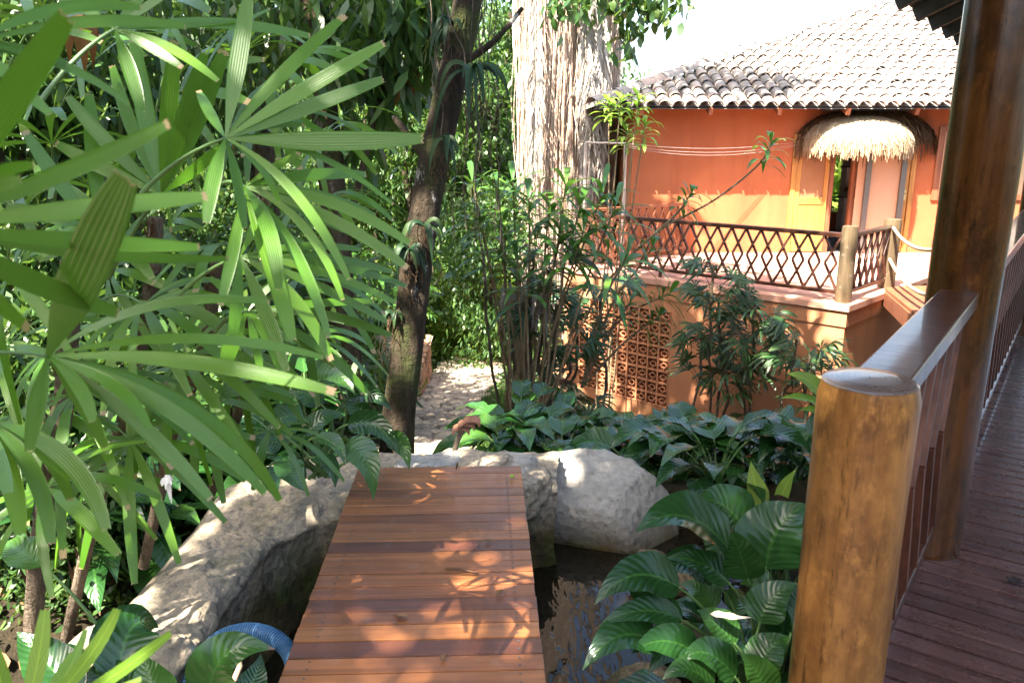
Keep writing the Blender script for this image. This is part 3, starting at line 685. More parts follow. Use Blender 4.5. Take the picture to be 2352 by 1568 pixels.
poly = [C + nF * .05 + nR * .05, Rc + nR * .05, Wl + np.array((.0, 0)), Lc + nF * .05 - dR * 0]
mb = MB(); mb.prism([tuple(q) for q in poly], TZ - .09, TZ - .004); mb.build('coping', MAT['coping'], te, False, .012)
poly2 = [C + nF * .02 + nR * .02, Rc + nR * .02, Wl, Lc + nF * .02]
mb = MB(); mb.prism([tuple(q) for q in poly2], TZ - .31, TZ - .092); mb.build('band', MAT['terrwall'], te)
ins = [C - nF * .3 - nR * .3, Rc - nR * .3, Wl + np.array((.3, 0)), Lc - nF * .3 + np.array((.12, 0))]
mb = MB(); mb.ngon([(q[0], q[1], TZ) for q in ins]); mb.build('floor_tiles', MAT['tile'], te)

def roundpost(root, p, r, z0, z1, mat, seed):
    mb = MB(); t = log(mb, p[0], p[1], r, z0, z1, seed=seed, n=24, k=14); th = np.arange(24) * np.pi / 12
    mb.ngon([(p[0] + r * .93 * math.cos(q), p[1] + r * .93 * math.sin(q), z1 + .006) for q in th])
    mb.build('post', MAT[mat], root)
g = 'terrace railings'
a0 = C - nF * .16 - nR * .12; a1 = Lc - nF * .16 + dL * -.25
tr = thing('lattice_railing', 'front lattice railing of diamond slats along the terrace edge above the block screen', 'railing', (a0[0], a0[1], TZ), g)
railing(tr, (*(a0 + dL * .1), TZ), (*a1, TZ), .90, .12, ('rail', 'slat'), hand=(.07, .06), pitch=.235, bw_=.03)
roundpost(tr, a0, .105, TZ, TZ + 1.02, 'postold', 11); roundpost(tr, a1, .085, TZ, TZ + .95, 'postold', 12)
for t in (1.45, 2.9):
    q = a0 + dL * t; mb = MB(); mb.bar((q[0], q[1], TZ), (q[0], q[1], TZ + .10), .05, .05, up=(1, 0, 0)); mb.build('foot', MAT['rail'], tr)
b1 = a0 + dR * 1.55
ts = thing('lattice_railing', 'short lattice railing from the olive corner post to the rope gangway', 'railing', (b1[0], b1[1], TZ), g)
railing(ts, (*(a0 + dR * .1), TZ), (*(b1 - dR * .1), TZ), .90, .12, ('rail', 'slat'), hand=(.07, .06), pitch=.235, bw_=.03)
roundpost(ts, b1, .125, TZ, TZ + 1.0, 'postold', 13)
c0 = a1 + np.array((.1, .12)); c1 = np.array((3.28, 15.2))
tl = thing('lattice_railing', 'reddish lattice railing at the far side of the terrace running to the house wall', 'railing', (c0[0], c0[1], TZ), g)
railing(tl, (*c0, TZ), (*c1, TZ), .95, .12, ('slatred', 'slatred'), hand=(.07, .06), pitch=.2, bw_=.032)
roundpost(tl, c1, .06, TZ, TZ + 1.0, 'brownframe', 14)

# gangway with rope sides between terrace and boardwalk
gw = thing('gangway', 'short plank gangway with rope handlines at the right end of the terrace', 'gangway', (5.2, 10, -.5))
g0, g1, g2, g3 = np.array((5.55, 11.72)), np.array((3.95, 7.1)), np.array((5.15, 7.5)), np.array((6.9, 11.9))
zA, zB = TZ + .012, -.17; mb = MB(); n = 36
for i in range(n):
    t0, t1 = i / n, (i + .9) / n
    a, b, c, d = g0 + (g1 - g0) * t0, g0 + (g1 - g0) * t1, g3 + (g2 - g3) * t1, g3 + (g2 - g3) * t0
    z0, z1 = zA + (zB - zA) * t0, zA + (zB - zA) * t1
    mb.hexa([(*a, z0 - .03), (*b, z1 - .03), (*c, z1 - .03), (*d, z0 - .03), (*a, z0), (*b, z1), (*c, z1), (*d, z0)], rg.random())
mb.build('deck', MAT['slatred'], gw)
mb = MB(); mb.bar((*g0, zA - .14), (*g1, zB - .14), .05, .2); mb.build('side_beam', MAT['brownframe'], gw)
mb = MB(); mb.bar((*g3, zA - .14), (*g2, zB - .14), .05, .2); mb.build('side_beam', MAT['brownframe'], gw)
pB = W(2143, 735, 8.0)[:2]; roundpost(gw, pB, .105, -.62, .68, 'postold', 15)
pC = np.array((4.05, 7.0)); roundpost(gw, pC, .1, -.5, .78, 'postold', 16)
def sag(a, b, s, n=14):
    t = np.linspace(0, 1, n)[:, None]; P = np.array(a) * (1 - t) + np.array(b) * t; P[:, 2] -= s * 4 * t[:, 0] * (1 - t[:, 0]); return P
for za, zb in ((.30, .50), (-.16, .0)):
    for A, B, s in (((b1[0], b1[1], za), (pB[0], pB[1], zb), .13), ((pB[0], pB[1], zb), (pC[0], pC[1], zb + .02), .06)):
        mb = MB(); mb.tube(sag(A, B, s), .022, 10); mb.build('rope', MAT['rope'], gw)

# ------------------------------------------------------------------ house
HX0, HX1, HY, HB = 2.27, 14.0, 15.4, 19.6
ho = thing('house', 'orange plaster house with a hipped roof of pale barrel tiles and a wooden doorway', 'house', (HX0, HY, -3.5))
dx0, dx1, dzt = 5.28, 7.62, 1.62
mb = MB()
mb.box((HX0, HY, -3.6), (dx0, HY + .2, 2.32)); mb.box((dx1, HY, -3.6), (8.0, HY + .2, 2.32)); mb.box((dx0, HY, dzt), (dx1, HY + .2, 2.32)); mb.box((dx0, HY, -3.6), (dx1, HY + .2, TZ - .02))
mb.box((8.0, HY, -3.6), (10.4, HY + .2, .46)); mb.box((8.0, HY, 1.72), (10.4, HY + .2, 2.32)); mb.box((10.4, HY, -3.6), (HX1, HY + .2, 2.32))
mb.box((HX0, HY + .2, -3.6), (HX0 + .2, HB, 2.32)); mb.box((HX1 - .2, HY + .2, -3.6), (HX1, HB, 2.32)); mb.box((HX0 + .2, HB - .2, -3.6), (7.45, HB, 2.32)); mb.box((8.3, HB - .2, -3.6), (HX1 - .2, HB, 2.32)); mb.box((7.45, HB - .2, 1.7), (8.3, HB, 2.32)); mb.box((7.45, HB - .2, -3.6), (8.3, HB, -.2))
mb.build('wall', MAT['terracotta'], ho)
mb = MB(); mb.box((HX0 + .2, HY + .2, TZ - .1), (HX1 - .2, HB - .2, TZ - .02)); mb.build('room_floor', MAT['dkgrey'], ho)
cb = thing('cupboard', 'pale blue cupboard with dark cushions on its shelves seen through the doorway', 'cupboard', (7.25, 17.3, TZ))
mb = MB(); mb.box((7.08, 17.2, TZ), (8.3, 17.5, 1.6)); mb.build('carcass', MAT['white'], cb, False, .01)
for z in (.35, .98):
    mb = MB(); mb.box((6.93, 17.12, z - .04), (8.3, 17.198, z)); mb.build('shelf', MAT['dkgrey'], cb)
    mb = MB(); rockmesh(mb, (7.25, 17.0, z + .11), (.3, .17, .12), int(z * 50), .08, (10, 18)); tag(mb.build('cushion', MAT['dkgrey']), 'dark cushion on the %s shelf of the pale cupboard inside the doorway' % ('lower' if z < .5 else 'upper'), 'cushion', 'cushions in the cupboard')
# roof: eave line, slope and hips
EY, EZ, EXL = 14.62, 2.06, 1.40; SLP = .42; HIPX = 1.22
u = nz(np.array((0, 1.0, SLP))); nrm = nz(np.array((0, -SLP, 1.0))); LEN = 6.2 * math.sqrt(1 + SLP ** 2)
hip = lambda y: HIPX * y / math.sqrt(1 + SLP ** 2)
mb = MB(); barrel_tiles(mb, (EXL, EY, EZ), np.array((1.0, 0, 0)), u, nrm, 14.2, int(LEN / .36) + 1, lambda x, y: x > hip(y) - .05, seed=9)
us = nz(np.array((HIPX, 0, SLP * 1.0))); ns = nz(np.array((-SLP, 0, HIPX)))
mb.build('roof_tiles', MAT['roof'], ho)
rf = ho.children[-1]
mb = MB(); top = np.array((EXL + HIPX * 6.2, EY + 6.2, EZ + SLP * 6.2))
for dz in (-.03, .012):
    e0, e1 = np.array((EXL + .05, EY + .05, EZ + .05 * SLP + dz)), np.array((16.0, EY + .05, EZ + .05 * SLP + dz)); t0, t1 = top + (0, 0, dz), np.array((16.0, EY + 6.2, EZ + SLP * 6.2 + dz))
    mb.add([e0, e1, t1, t0], [(0, 1, 2, 3)], smooth=False)
    bl = np.array((EXL, 25.0, EZ + dz)); mb.add([bl, e0, t0], [(0, 1, 2)], smooth=False)
    mb.add([np.array((16.0, 27.0, EZ + dz)), bl, t0, t1], [(0, 1, 2, 3)], smooth=False)
mb.build('roof_deck', MAT['roof'], rf)
mb = MB(); k = 16
for i in range(k):
    a = np.array((EXL, EY, EZ)) * (1 - i / k) + top * (i / k); b = np.array((EXL, EY, EZ)) * (1 - (i + 1.25) / k) + top * ((i + 1.25) / k)
    d = nz(b - a); sd = nz(np.cross(d, (0, 0, 1))); upv = np.cross(sd, d); th = np.linspace(0, np.pi, 8)
    mb.grid(np.array([[c + (0, 0, .07) + sd * r * math.cos(t) + upv * r * .9 * math.sin(t) for t in th] for c, r in ((a, .14), (b, .115))]), rnd=rg.random())
mb.build('hip_tiles', MAT['roof'], rf)
for i in range(9):
    x = EXL + .9 + i * 1.22; mb = MB(); mb.bar((x, EY + .04, EZ - .06), (x, EY + .95, EZ - .06 + .9 * SLP), .07, .12); mb.build('rafter', MAT['brownframe'], ho)
# doorway
def part(name, mat, boxes, parent=ho, bev=.004):
    mb = MB()
    for lo, hi in boxes: mb.box(lo, hi, rg.random())
    return mb.build(name, MAT[mat], parent, False, bev)
y0 = HY - .05
fr = part('door_frame', 'orangewood', [((dx0, y0, TZ), (dx0 + .09, HY + .1, dzt)), ((dx1 - .09, y0, TZ), (dx1, HY + .1, dzt)), ((dx0 + .09, y0, dzt - .09), (dx1 - .09, HY + .1, dzt))])
def leaf(x0, x1, y, name='door_leaf'):
    t = .05; st = .085
    d = part(name, 'orangewood', [((x0, y, TZ + .02), (x0 + st, y + t, dzt - .1)), ((x1 - st, y, TZ + .02), (x1, y + t, dzt - .1)), ((x0 + st, y + .002, TZ + .02), (x1 - st, y + t - .002, TZ + .14)), ((x0 + st, y + .002, TZ + .92), (x1 - st, y + t - .002, TZ + 1.06)), ((x0 + st, y + .002, dzt - .2), (x1 - st, y + t - .002, dzt - .1)), ((x0 + st, y + .015, TZ + .14), (x1 - st, y + t - .015, TZ + .92))])
    part('pane', 'pane', [((x0 + st, y + .02, TZ + 1.06), (x1 - st, y + .03, dzt - .2))], d, 0); return d
leaf(dx0 + .1, dx0 + .72, HY - .03)
rl = leaf(dx1 - .62, dx1 - .1, HY - .03)
mb = MB(); hx = dx1 - .16; mb.box((hx - .03, HY - .045, TZ + 1.0), (hx + .03, HY - .03, TZ + 1.2)); mb.tube([(hx, HY - .04, TZ + 1.12), (hx, HY - .09, TZ + 1.12), (hx - .14, HY - .09, TZ + 1.12)], .014, 8); mb.build('handle', MAT['brass'], rl)
part('door_jamb', 'brownframe', [((dx0 + .73, HY - .02, TZ), (dx0 + .82, HY + .1, dzt - .1)), ((dx0 + 1.16, HY - .02, TZ), (dx0 + 1.24, HY + .1, dzt - .1))])
sp = part('screen_panel', 'cream', [((6.50, HY - .10, TZ + .02), (7.36, HY - .08, dzt - .06))])
part('screen_frame', 'metal', [((6.64, HY - .16, TZ), (6.74, HY - .105, dzt)), ((7.30, HY - .16, TZ), (7.40, HY - .105, dzt)), ((6.74, HY - .16, dzt - .07), (7.30, HY - .11, dzt))], sp)
wi = part('window', 'brownframe', [((7.98, HY - .04, .40), (8.10, HY + .1, 1.76)), ((10.30, HY - .04, .40), (10.42, HY + .1, 1.76)), ((8.10, HY - .04, .40), (10.30, HY + .1, .50)), ((8.10, HY - .04, 1.66), (10.30, HY + .1, 1.76))])
part('blind', 'blind', [((8.10, HY + .03, .50), (10.30, HY + .05, 1.66))], wi, 0)
# thatched hood over the door
hx, hz = 6.42, 1.50
def hood(mb, rx, ry, rz, n, ln, lo_, seed, thick, y1=HY, spread=(.02, .98)):
    r_ = np.random.default_rng(seed)
    for _ in range(n):
        a = np.pi * r_.uniform(*spread); e = r_.uniform(.0, 1.0) ** .8 * 1.35
        D = lambda e: np.array((hx - rx * math.cos(a) * math.cos(e), y1 - ry * math.sin(a) * math.cos(e), hz + rz * math.sin(e)))
        p = D(e); q = D(max(e - .32, -.02)); d = nz(q - p + np.array((0, 0, -.02))); out = nz(np.array((-math.cos(a) * .7, -math.sin(a), .4)))
        L = ln * r_.uniform(.7, 1.3); sg = np.array((0, 0, -1.0)) * L * r_.uniform(.1, .35) * (1 if e < .35 else .2)
        lift = out * r_.uniform(0, .05)
        P = np.array([p + lift, p + lift + d * L * .5 + sg * .25, p + lift + d * L + sg]); w = r_.uniform(.006, .014) * thick
        mb.ribbon(P, [w, w, w * .4], out + r_.uniform(-.4, .4, 3), k=2, rnd=r_.random())
    V = []
    for e in np.linspace(-.02, np.pi / 2 - .02, 8): V.append([(hx - rx * .97 * math.cos(a) * math.cos(e), y1 - ry * .97 * math.sin(a) * math.cos(e), hz + rz * .97 * math.sin(e)) for a in np.linspace(0, np.pi, 20)])
    mb.grid(np.array(V), rnd=.4)
th_ = thing('thatched_awning', 'pale straw awning shaped like a half dome over the house door', 'awning', (hx, HY, hz))
mb = MB(); hood(mb, .97, .95, .45, 5200, .24, 0, 3, .9); mb.build('thatch', MAT['straw'], th_)
hx, hz = 6.62, 1.46
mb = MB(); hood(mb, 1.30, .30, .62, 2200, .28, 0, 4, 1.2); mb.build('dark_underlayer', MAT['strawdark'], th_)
mb = MB(); mb.box((5.75, HY - .3, 2.03), (7.4, HY - .002, 2.23)); mb.build('dark_beam', MAT['dkgrey'], th_)

# wire frame left of the house
pf = thing('wire_post', 'thin pale pipe post with a crossbar carrying wires towards the house door', 'post', (1.95, 14.0, -2.8))
p0 = W(1432, 480, 14.0); p1 = W(1437, 330, 14.0)
mb = MB(); mb.tube([(p1[0], 14.0, -2.7), (p1[0], 14.0, p1[2])], .028, 10); mb.build('pole', MAT['pipe'], pf)
q = W(1345, 328, 14.4); mb = MB(); mb.tube([q, (p1[0], 14.0, p1[2])], .018, 8); mb.build('crossbar', MAT['pipe'], pf)
mb = MB(); mb.tube([(q[0], q[1], -2.9), tuple(q)], .028, 10); mb.build('pole', MAT['pipe'], pf)
for dz in (0, -.035, -.06):
    mb = MB(); mb.tube(sag((p1[0], 14.0, p1[2] + dz), (5.35, HY - .06, 1.48 + dz), .10 - dz), .0032, 5); mb.build('wire', MAT['wire'], pf)
# ------------------------------------------------------------------ foliage helpers
def leaves(mb, c, L, Wd, g, droop=.5, curl=.12, spread=.45):
    c = np.asarray(c, float); n = len(c); a = g.uniform(0, 2 * np.pi, n); p = g.normal(droop, spread, n)
    d = np.stack([np.cos(a) * np.cos(p), np.sin(a) * np.cos(p), -np.sin(p)], -1)
    s = nz(np.cross(d, np.array((0, 0, 1.0)) + g.normal(0, .35, (n, 3))))
    l = (L * g.uniform(.65, 1.25, n))[:, None]; w = (Wd * g.uniform(.7, 1.2, n))[:, None] * .5; q = np.array((0, 0, -1.0)) * l * curl
    f = np.cross(s, d) * w * .35
    V = np.stack([c, c + d * l * .33 + s * w - f, c + d * l * .33 - s * w - f, c + d * l * .7 + q * .4 + s * w * .8 - f, c + d * l * .7 + q * .4 - s * w * .8 - f, c + d * l + q], 1).reshape(-1, 3)
    b = np.arange(n)[:, None] * 6; rn_ = np.repeat(g.uniform(0, 1, n), 6)
    k = mb.n
    mb.add(V, np.concatenate([b + np.array((0, 2, 1))[None], b + np.array((3, 4, 5))[None]]), rnd=rn_, lu=np.tile([0, .33, .33, .7, .7, 1], n), lv=np.tile([0, 1, -1, .8, -.8, 0], n))
    mb.f4.append(b + np.array((1, 2, 4, 3))[None] + k); mb.sm4.append(np.ones(n, bool))
def cloud(mb, clumps, L, Wd, g, twig=14, droop=.5, tw=.22):     # clumps: (centre, radii, leaves)
    for c, r, n in clumps:
        m = max(1, n // twig); D = nz(g.normal(size=(m, 3))) * (g.uniform(.15, 1, (m, 1)) ** .5); tc = np.array(c) + D * np.array(r)
        P = np.repeat(tc, twig, 0) + g.normal(size=(m * twig, 3)) * tw
        leaves(mb, P, L, Wd, g, droop)
def trunk(mb, P, r, n=14, seed=0, wob=.12):
    P = np.asarray(P, float); k = len(P); th = np.arange(n) * 2 * np.pi / n
    Q = np.stack([np.cos(th)[None] + 0 * P[:, :1], np.sin(th)[None] + 0 * P[:, :1], P[:, 2:3] * .9 + 0 * th[None]], -1)
    mb.tube(P, r, n, wob=1 + wob * fbm(Q + seed * 7.7, 3, seed))
def wiggle(a, b, n, amp, seed):
    t = np.linspace(0, 1, n)[:, None]; P = np.array(a, float) * (1 - t) + np.array(b, float) * t
    q = np.stack([t[:, 0] * 4 + seed * 3.3, t[:, 0] * 0 + seed, t[:, 0] * 0], -1)
    P[:, 0] += amp * fbm(q, 2, seed) * np.sin(np.pi * t[:, 0]); P[:, 1] += amp * fbm(q + 9, 2, seed) * np.sin(np.pi * t[:, 0]); return P
PALMW = np.array([.14, .32, .60, .84, .98, 1.0, .97, .89, .74, .46])
def segspine(mb, P, w, up, g, teeth=.5):
    n = len(P); pr = np.interp(np.linspace(0, 1, n), np.linspace(0, 1, 10), PALMW)
    mb.ribbon(P, pr * w / 2, up, [.05, -.015, .06, -.015, .05], 5, rnd=g.random(), teeth=teeth * w * .12)
def fan(mb, hub, D, N, L, ns, spread, w, droop, g):
    D = nz(D); N = nz(np.array(N) - D * np.dot(N, D)); S = np.cross(N, D)
    for i in range(ns):
        a = (i / (ns - 1) * 2 - 1) * spread + g.uniform(-.05, .05); d = math.cos(a) * D + math.sin(a) * S
        l = L * (1 - .22 * (abs(a) / spread) ** 1.5) * g.uniform(.86, 1.06); t = np.linspace(0.01, 1, 10)[:, None]
        dr = droop * g.uniform(.5, 1.4)
        P = np.array(hub) + d * l * t + N * l * .10 * np.sin(np.pi * t) * 1.0 + np.array((0, 0, -1.0)) * dr * l * t ** 2.2
        segspine(mb, P, w * g.uniform(.8, 1.15), N + g.uniform(-.22, .22, 3), G2(g))
class G2:
    def __init__(s, g): s.g = g
    def random(s): return float(s.g.random())
def lilyblade(mb, P, w, up, g, wave=.10, fold=.28):
    n = len(P); t = np.linspace(0, 1, n)
    pr = np.sin(np.pi * np.clip(t, 0.0, 1) ** .64) ** .95; pr = np.maximum(pr * (1.06 - .32 * t), .012)
    k = 7; v = np.linspace(-1, 1, k)
    mb.ribbon(P, pr * w / 2, up, fold * np.abs(v) ** 1.2, k, rnd=float(g.random()), wave=wave, rg=random.Random(int(g.random() * 1e6)))
UP = np.array((0, 0, 1.0))
def tocam(p): return nz(np.array((0, 0, EYE)) - np.array(p))

# ------------------------------------------------------------------ lady palm close to the camera (left)
gp = np.random.default_rng(11)
def pfan(root, hub, segs, pet=None, mat='palm', curl=.0, facing=.75):
    h = W(*hub); mb = MB(); dep = np.linalg.norm(h - (0, 0, EYE))
    for s in segs:
        tx, ty, tf, cx, cy, wp = s; t = W(tx, ty, tf); c = W(cx, cy, (tf + hub[2]) / 2 * 1.0 + curl)
        P = bez(h, c, t, 14); tc = tocam((h + 2 * t) / 3); cr = np.linalg.norm(np.cross(nz(t - c), tc)); up = nz(tc + (UP * (1 - facing) / facing + gp.uniform(-.38, .38, 3)) * min(1, 1.1 * cr * cr))
        P = P + gp.uniform(-.004, .004, (1, 3)) * np.linspace(0, 1, 14)[:, None]
        w = wp / FP * np.linalg.norm((h + 2 * t) / 3 - (0, 0, EYE)) * .79
        segspine(mb, P, w, up, gp)
    o = mb.build('frond', MAT[mat], root)
    if pet is not None:
        mp = MB(); a = W(*pet); mp.tube(bez(a, (a + h) / 2 + UP * .03, h, 10), np.linspace(.0045, .0026, 10) * max(.6, dep / 1.5), 7); mp.build('petiole', MAT['lilystem'], o)
def rfan(root, px, py, f, D, N, L, ns=8, spread=1.7, w=.034, droop=.3, pet=None, mat='palm'):
    h = W(px, py, f); mb = MB(); fan(mb, h, D, N, L, ns, spread, w, droop, gp); o = mb.build('frond', MAT[mat], root)
    D = nz(D); b = h - D * .32 - UP * .10 if pet is None else np.array(pet)
    mp = MB(); mp.tube(bez(b, (b + h) / 2 + UP * .04, h, 8), np.linspace(.0045, .003, 8), 6); mp.build('petiole', MAT['lilystem'], o)
p1 = thing('lady_palm', 'nearest lady palm, its long blurred fronds reaching in from the left edge', 'palm', W(60, 1500, 2.3), 'lady palms beside the bridge')
pfan(p1, (110, 818, 1.05), [(305, 418, .72, 190, 640, 118), (620, 696, 1.12, 320, 655, 34), (742, 822, 1.22, 430, 735, 34), (772, 897, 1.0, 430, 800, 46), (648, 1152, 1.15, 520, 900, 36), (606, 1125, 1.02, 400, 890, 44),
     (482, 1138, .98, 330, 950, 40), (352, 985, .98, 300, 870, 34), (222, 970, .95, 205, 880, 36), (75, 1042, .92, 92, 910, 42), (250, 1030, 1.1, 190, 900, 36), (545, 1010, 1.2, 350, 860, 32)], (-260, 860, .95))
pfan(p1, (-190, 520, .75), [(402, 282, .74, 180, 400, 50), (472, 456, .85, 200, 480, 52), (458, 574, .92, 180, 562, 42), (520, 590, 1.15, 200, 600, 30), (162, 28, .62, 10, 260, 84), (76, 376, .66, -40, 380, 34), (270, 715, .95, 60, 650, 56), (70, 760, .9, -60, 650, 50), (40, 420, .6, -60, 430, 40)], (-400, 700, .7))
pfan(p1, (-40, 960, 1.2), [(250, 1215, 1.05, 190, 1005, 46), (118, 1250, 1.05, 100, 1040, 40), (45, 1225, 1.05, 30, 1060, 48), (170, 1150, 1.2, 120, 990, 36), (20, 1130, 1.0, -10, 1040, 44), (190, 1095, 1.4, 80, 1000, 34)], (-200, 1100, 1.1))
pfan(p1, (40, 1690, .92), [(101, 1404, .95, 92, 1540, 40), (265, 1391, .93, 205, 1530, 36), (397, 1453, .92, 250, 1570, 34), (-15, 1480, .9, 0, 1580, 44), (190, 1440, 1.0, 160, 1560, 22), (330, 1560, .95, 200, 1620, 28), (165, 1490, 1.1, 120, 1590, 30)], (0, 1800, .95), 'bright')  # brighter leaf colour paints this low frond as sunlit
pfan(p1, (-60, 100, 1.0), [(330, 22, 1.15, 120, -10, 30), (420, 60, 1.25, 200, 20, 30), (160, 150, 1.1, 40, 110, 34), (300, 245, 1.2, 160, 130, 26), (120, 260, 1.0, 20, 170, 36)], (-250, 300, 1.0))
p2 = thing('lady_palm', 'lady palm of bright flat fans spreading in front of the dark tree trunks', 'palm', W(330, 1250, 2.5), 'lady palms beside the bridge')
pfan(p2, (519, 318, 1.62), [(572, -25, 1.75, 545, 150, 46), (795, 38, 1.8, 640, 170, 46), (882, 104, 1.72, 690, 210, 44), (880, 182, 1.7, 700, 250, 44), (972, 318, 1.6, 740, 330, 56), (474, 516, 1.5, 487, 400, 40), (700, 285, 1.75, 610, 275, 18), (770, 330, 1.72, 640, 300, 18), (905, 470, 1.65, 720, 310, 18), (640, 462, 1.6, 610, 370, 24), (560, 520, 1.6, 545, 400, 30), (455, 205, 1.8, 480, 260, 28), (800, 640, 1.5, 690, 400, 30)], (325, 445, 1.7), facing=.6)
pfan(p2, (562, 430, 1.72), [(945, 556, 1.7, 760, 430, 34), (938, 612, 1.62, 770, 480, 36), (790, 690, 1.6, 720, 480, 26), (638, 662, 1.5, 628, 500, 44), (668, 778, 1.5, 620, 560, 54), (756, 772, 1.55, 690, 540, 34), (508, 704, 1.55, 545, 560, 34), (905, 582, 1.8, 740, 500, 28), (860, 500, 1.8, 720, 430, 30), (840, 400, 1.85, 700, 390, 40), (690, 350, 1.8, 630, 380, 26), (600, 600, 1.6, 590, 500, 30)], (490, 438, 1.8), facing=.6)
pfan(p2, (552, 588, 1.9), [(935, 655, 1.95, 740, 585, 32), (912, 700, 1.9, 720, 600, 30), (890, 735, 1.88, 720, 640, 28), (760, 830, 1.8, 690, 660, 36), (660, 850, 1.7, 610, 700, 40), (900, 620, 2.0, 720, 570, 28), (530, 790, 1.7, 545, 690, 34), (830, 570, 2.0, 700, 550, 30), (600, 470, 2.0, 580, 530, 24)], (400, 690, 2.0), facing=.6)
pfan(p2, (568, 716, 2.0), [(898, 772, 1.95, 730, 700, 32), (840, 905, 1.85, 720, 760, 34), (645, 850, 1.85, 630, 770, 40), (520, 850, 1.85, 530, 780, 46), (600, 860, 1.8, 588, 780, 24), (860, 690, 2.1, 720, 690, 24), (680, 600, 2.1, 620, 650, 24), (480, 640, 2.1, 520, 670, 24), (770, 840, 1.9, 680, 760, 26)], (495, 760, 2.1), facing=.6)
pfan(p2, (372, 445, 1.95), [(304, 98, 2.0, 330, 270, 46), (404, 92, 1.95, 388, 270, 44), (472, 121, 1.9, 420, 280, 44), (516, 120, 1.95, 450, 290, 50), (262, 150, 2.0, 300, 300, 34), (160, 220, 2.0, 250, 340, 38), (520, 330, 1.9, 450, 390, 34), (130, 330, 2.0, 240, 390, 36), (210, 520, 1.9, 290, 470, 34)], (250, 640, 2.1), facing=.8)
pfan(p2, (264, 68, 1.8), [(345, -30, 1.85, 300, 20, 26), (445, -60, 1.85, 340, 10, 26), (565, 45, 1.9, 400, 60, 26), (712, 82, 1.95, 480, 30, 30), (505, 190, 1.8, 390, 90, 28), (330, 260, 1.7, 300, 150, 36), (120, -10, 1.9, 200, 20, 26), (420, 160, 1.75, 340, 100, 26)], (90, 240, 1.7), facing=.6)
pfan(p2, (235, 540, 2.0), [(60, 300, 2.0, 140, 430, 36), (205, 215, 2.05, 215, 380, 40), (310, 330, 2.0, 270, 430, 36), (350, 640, 1.9, 310, 580, 36), (170, 700, 1.9, 195, 620, 38), (90, 600, 1.95, 160, 560, 36), (20, 470, 2.0, 120, 490, 34)], (150, 800, 2.1), 'palm')
for px, py, f, D, L in [(120, 330, 2.4, (.5, -.4, .2), .40), (60, 180, 2.2, (.6, -.3, .3), .42), (450, 250, 2.5, (.5, -.3, .4), .42), (640, 180, 2.7, (.6, -.5, .2), .40), (330, 700, 2.3, (.6, -.5, -.1), .42), (420, 820, 2.5, (.7, -.3, -.1), .42),
                        (180, 900, 2.2, (.5, -.6, -.1), .40), (300, 1010, 2.3, (.7, -.4, -.2), .38), (110, 1120, 1.9, (.6, -.5, -.2), .36), (720, 480, 2.8, (.6, -.3, .1), .38), (690, 640, 2.9, (.7, -.4, 0), .38), (480, 930, 2.7, (.8, -.4, -.1), .38),
                        (60, 480, 2.6, (.5, -.5, .2), .42), (250, 620, 2.7, (.6, -.5, .1), .42), (150, 780, 2.6, (.6, -.5, 0), .4), (380, 560, 2.9, (.6, -.4, .2), .42), (600, 300, 2.8, (.6, -.4, .2), .4), (740, 330, 3.0, (.6, -.4, .2), .38), (330, 860, 2.8, (.7, -.4, -.1), .4), (560, 820, 3.0, (.7, -.4, -.1), .38), (230, 130, 2.8, (.5, -.4, .3), .42), (40, 950, 2.4, (.6, -.6, -.1), .4), (210, 1080, 2.6, (.7, -.5, -.2), .36), (700, 780, 3.2, (.7, -.4, -.1), .36),
                        (30, 640, 1.9, (.7, -.4, .2), .4), (420, 30, 2.6, (.5, -.4, .3), .42), (560, 120, 2.9, (.6, -.3, .3), .40), (90, 40, 2.5, (.5, -.5, .3), .42), (10, 800, 2.2, (.7, -.5, .1), .4), (200, 420, 2.7, (.4, -.6, .3), .42), (620, 990, 3.1, (.7, -.6, -.1), .36), (530, 560, 2.6, (.6, -.5, .1), .40)]:
    rfan(p2, px, py, f, np.array(D) + gp.uniform(-.25, .25, 3), nz(np.array((.15, -.6, .75)) + gp.uniform(-.3, .3, 3)), L, int(gp.integers(7, 11)), gp.uniform(1.3, 2.0), .033, gp.uniform(.15, .5))
for root, pts, r in ((p1, [(75, 1440, 2.35), (92, 1250, 2.33), (120, 1080, 2.3), (150, 900, 2.3), (165, 600, 2.3)], .030), (p2, [(150, 1480, 2.9), (215, 1200, 2.85), (300, 900, 2.7), (350, 640, 2.6), (360, 500, 2.6)], .024), (p2, [(330, 1300, 3.1), (400, 1000, 2.9), (470, 800, 2.7), (500, 600, 2.6)], .022), (p2, [(480, 1150, 3.3), (560, 900, 3.0), (590, 700, 2.9)], .02)):
    mb = MB(); trunk(mb, spline([W(*q) for q in pts], 24), np.full(24, r), 12, int(r * 1000), .15); s_ = mb.build('stem', MAT['cane'], root)
    mb = MB(); Q = spline([W(*q) for q in pts], 24)
    for _ in range(70):
        q = Q[gp.integers(3, 22)]; a = gp.uniform(0, 6.28); d = np.array((math.cos(a), math.sin(a), gp.uniform(.6, 2)))
        P = bez(q + nz(d * (1, 1, 0)) * r * .9, q + nz(d * (1, 1, .3)) * r * 1.25 + UP * .03, q + nz(d * (1, 1, 0)) * r * 1.5 + UP * gp.uniform(.04, .10), 5)
        mb.ribbon(P, np.array([.008, .009, .007, .005, .001]), d, None, 2, rnd=gp.random())
    tag(mb.build('fibre', MAT['fibre'], s_), None, None, None, 'stuff')

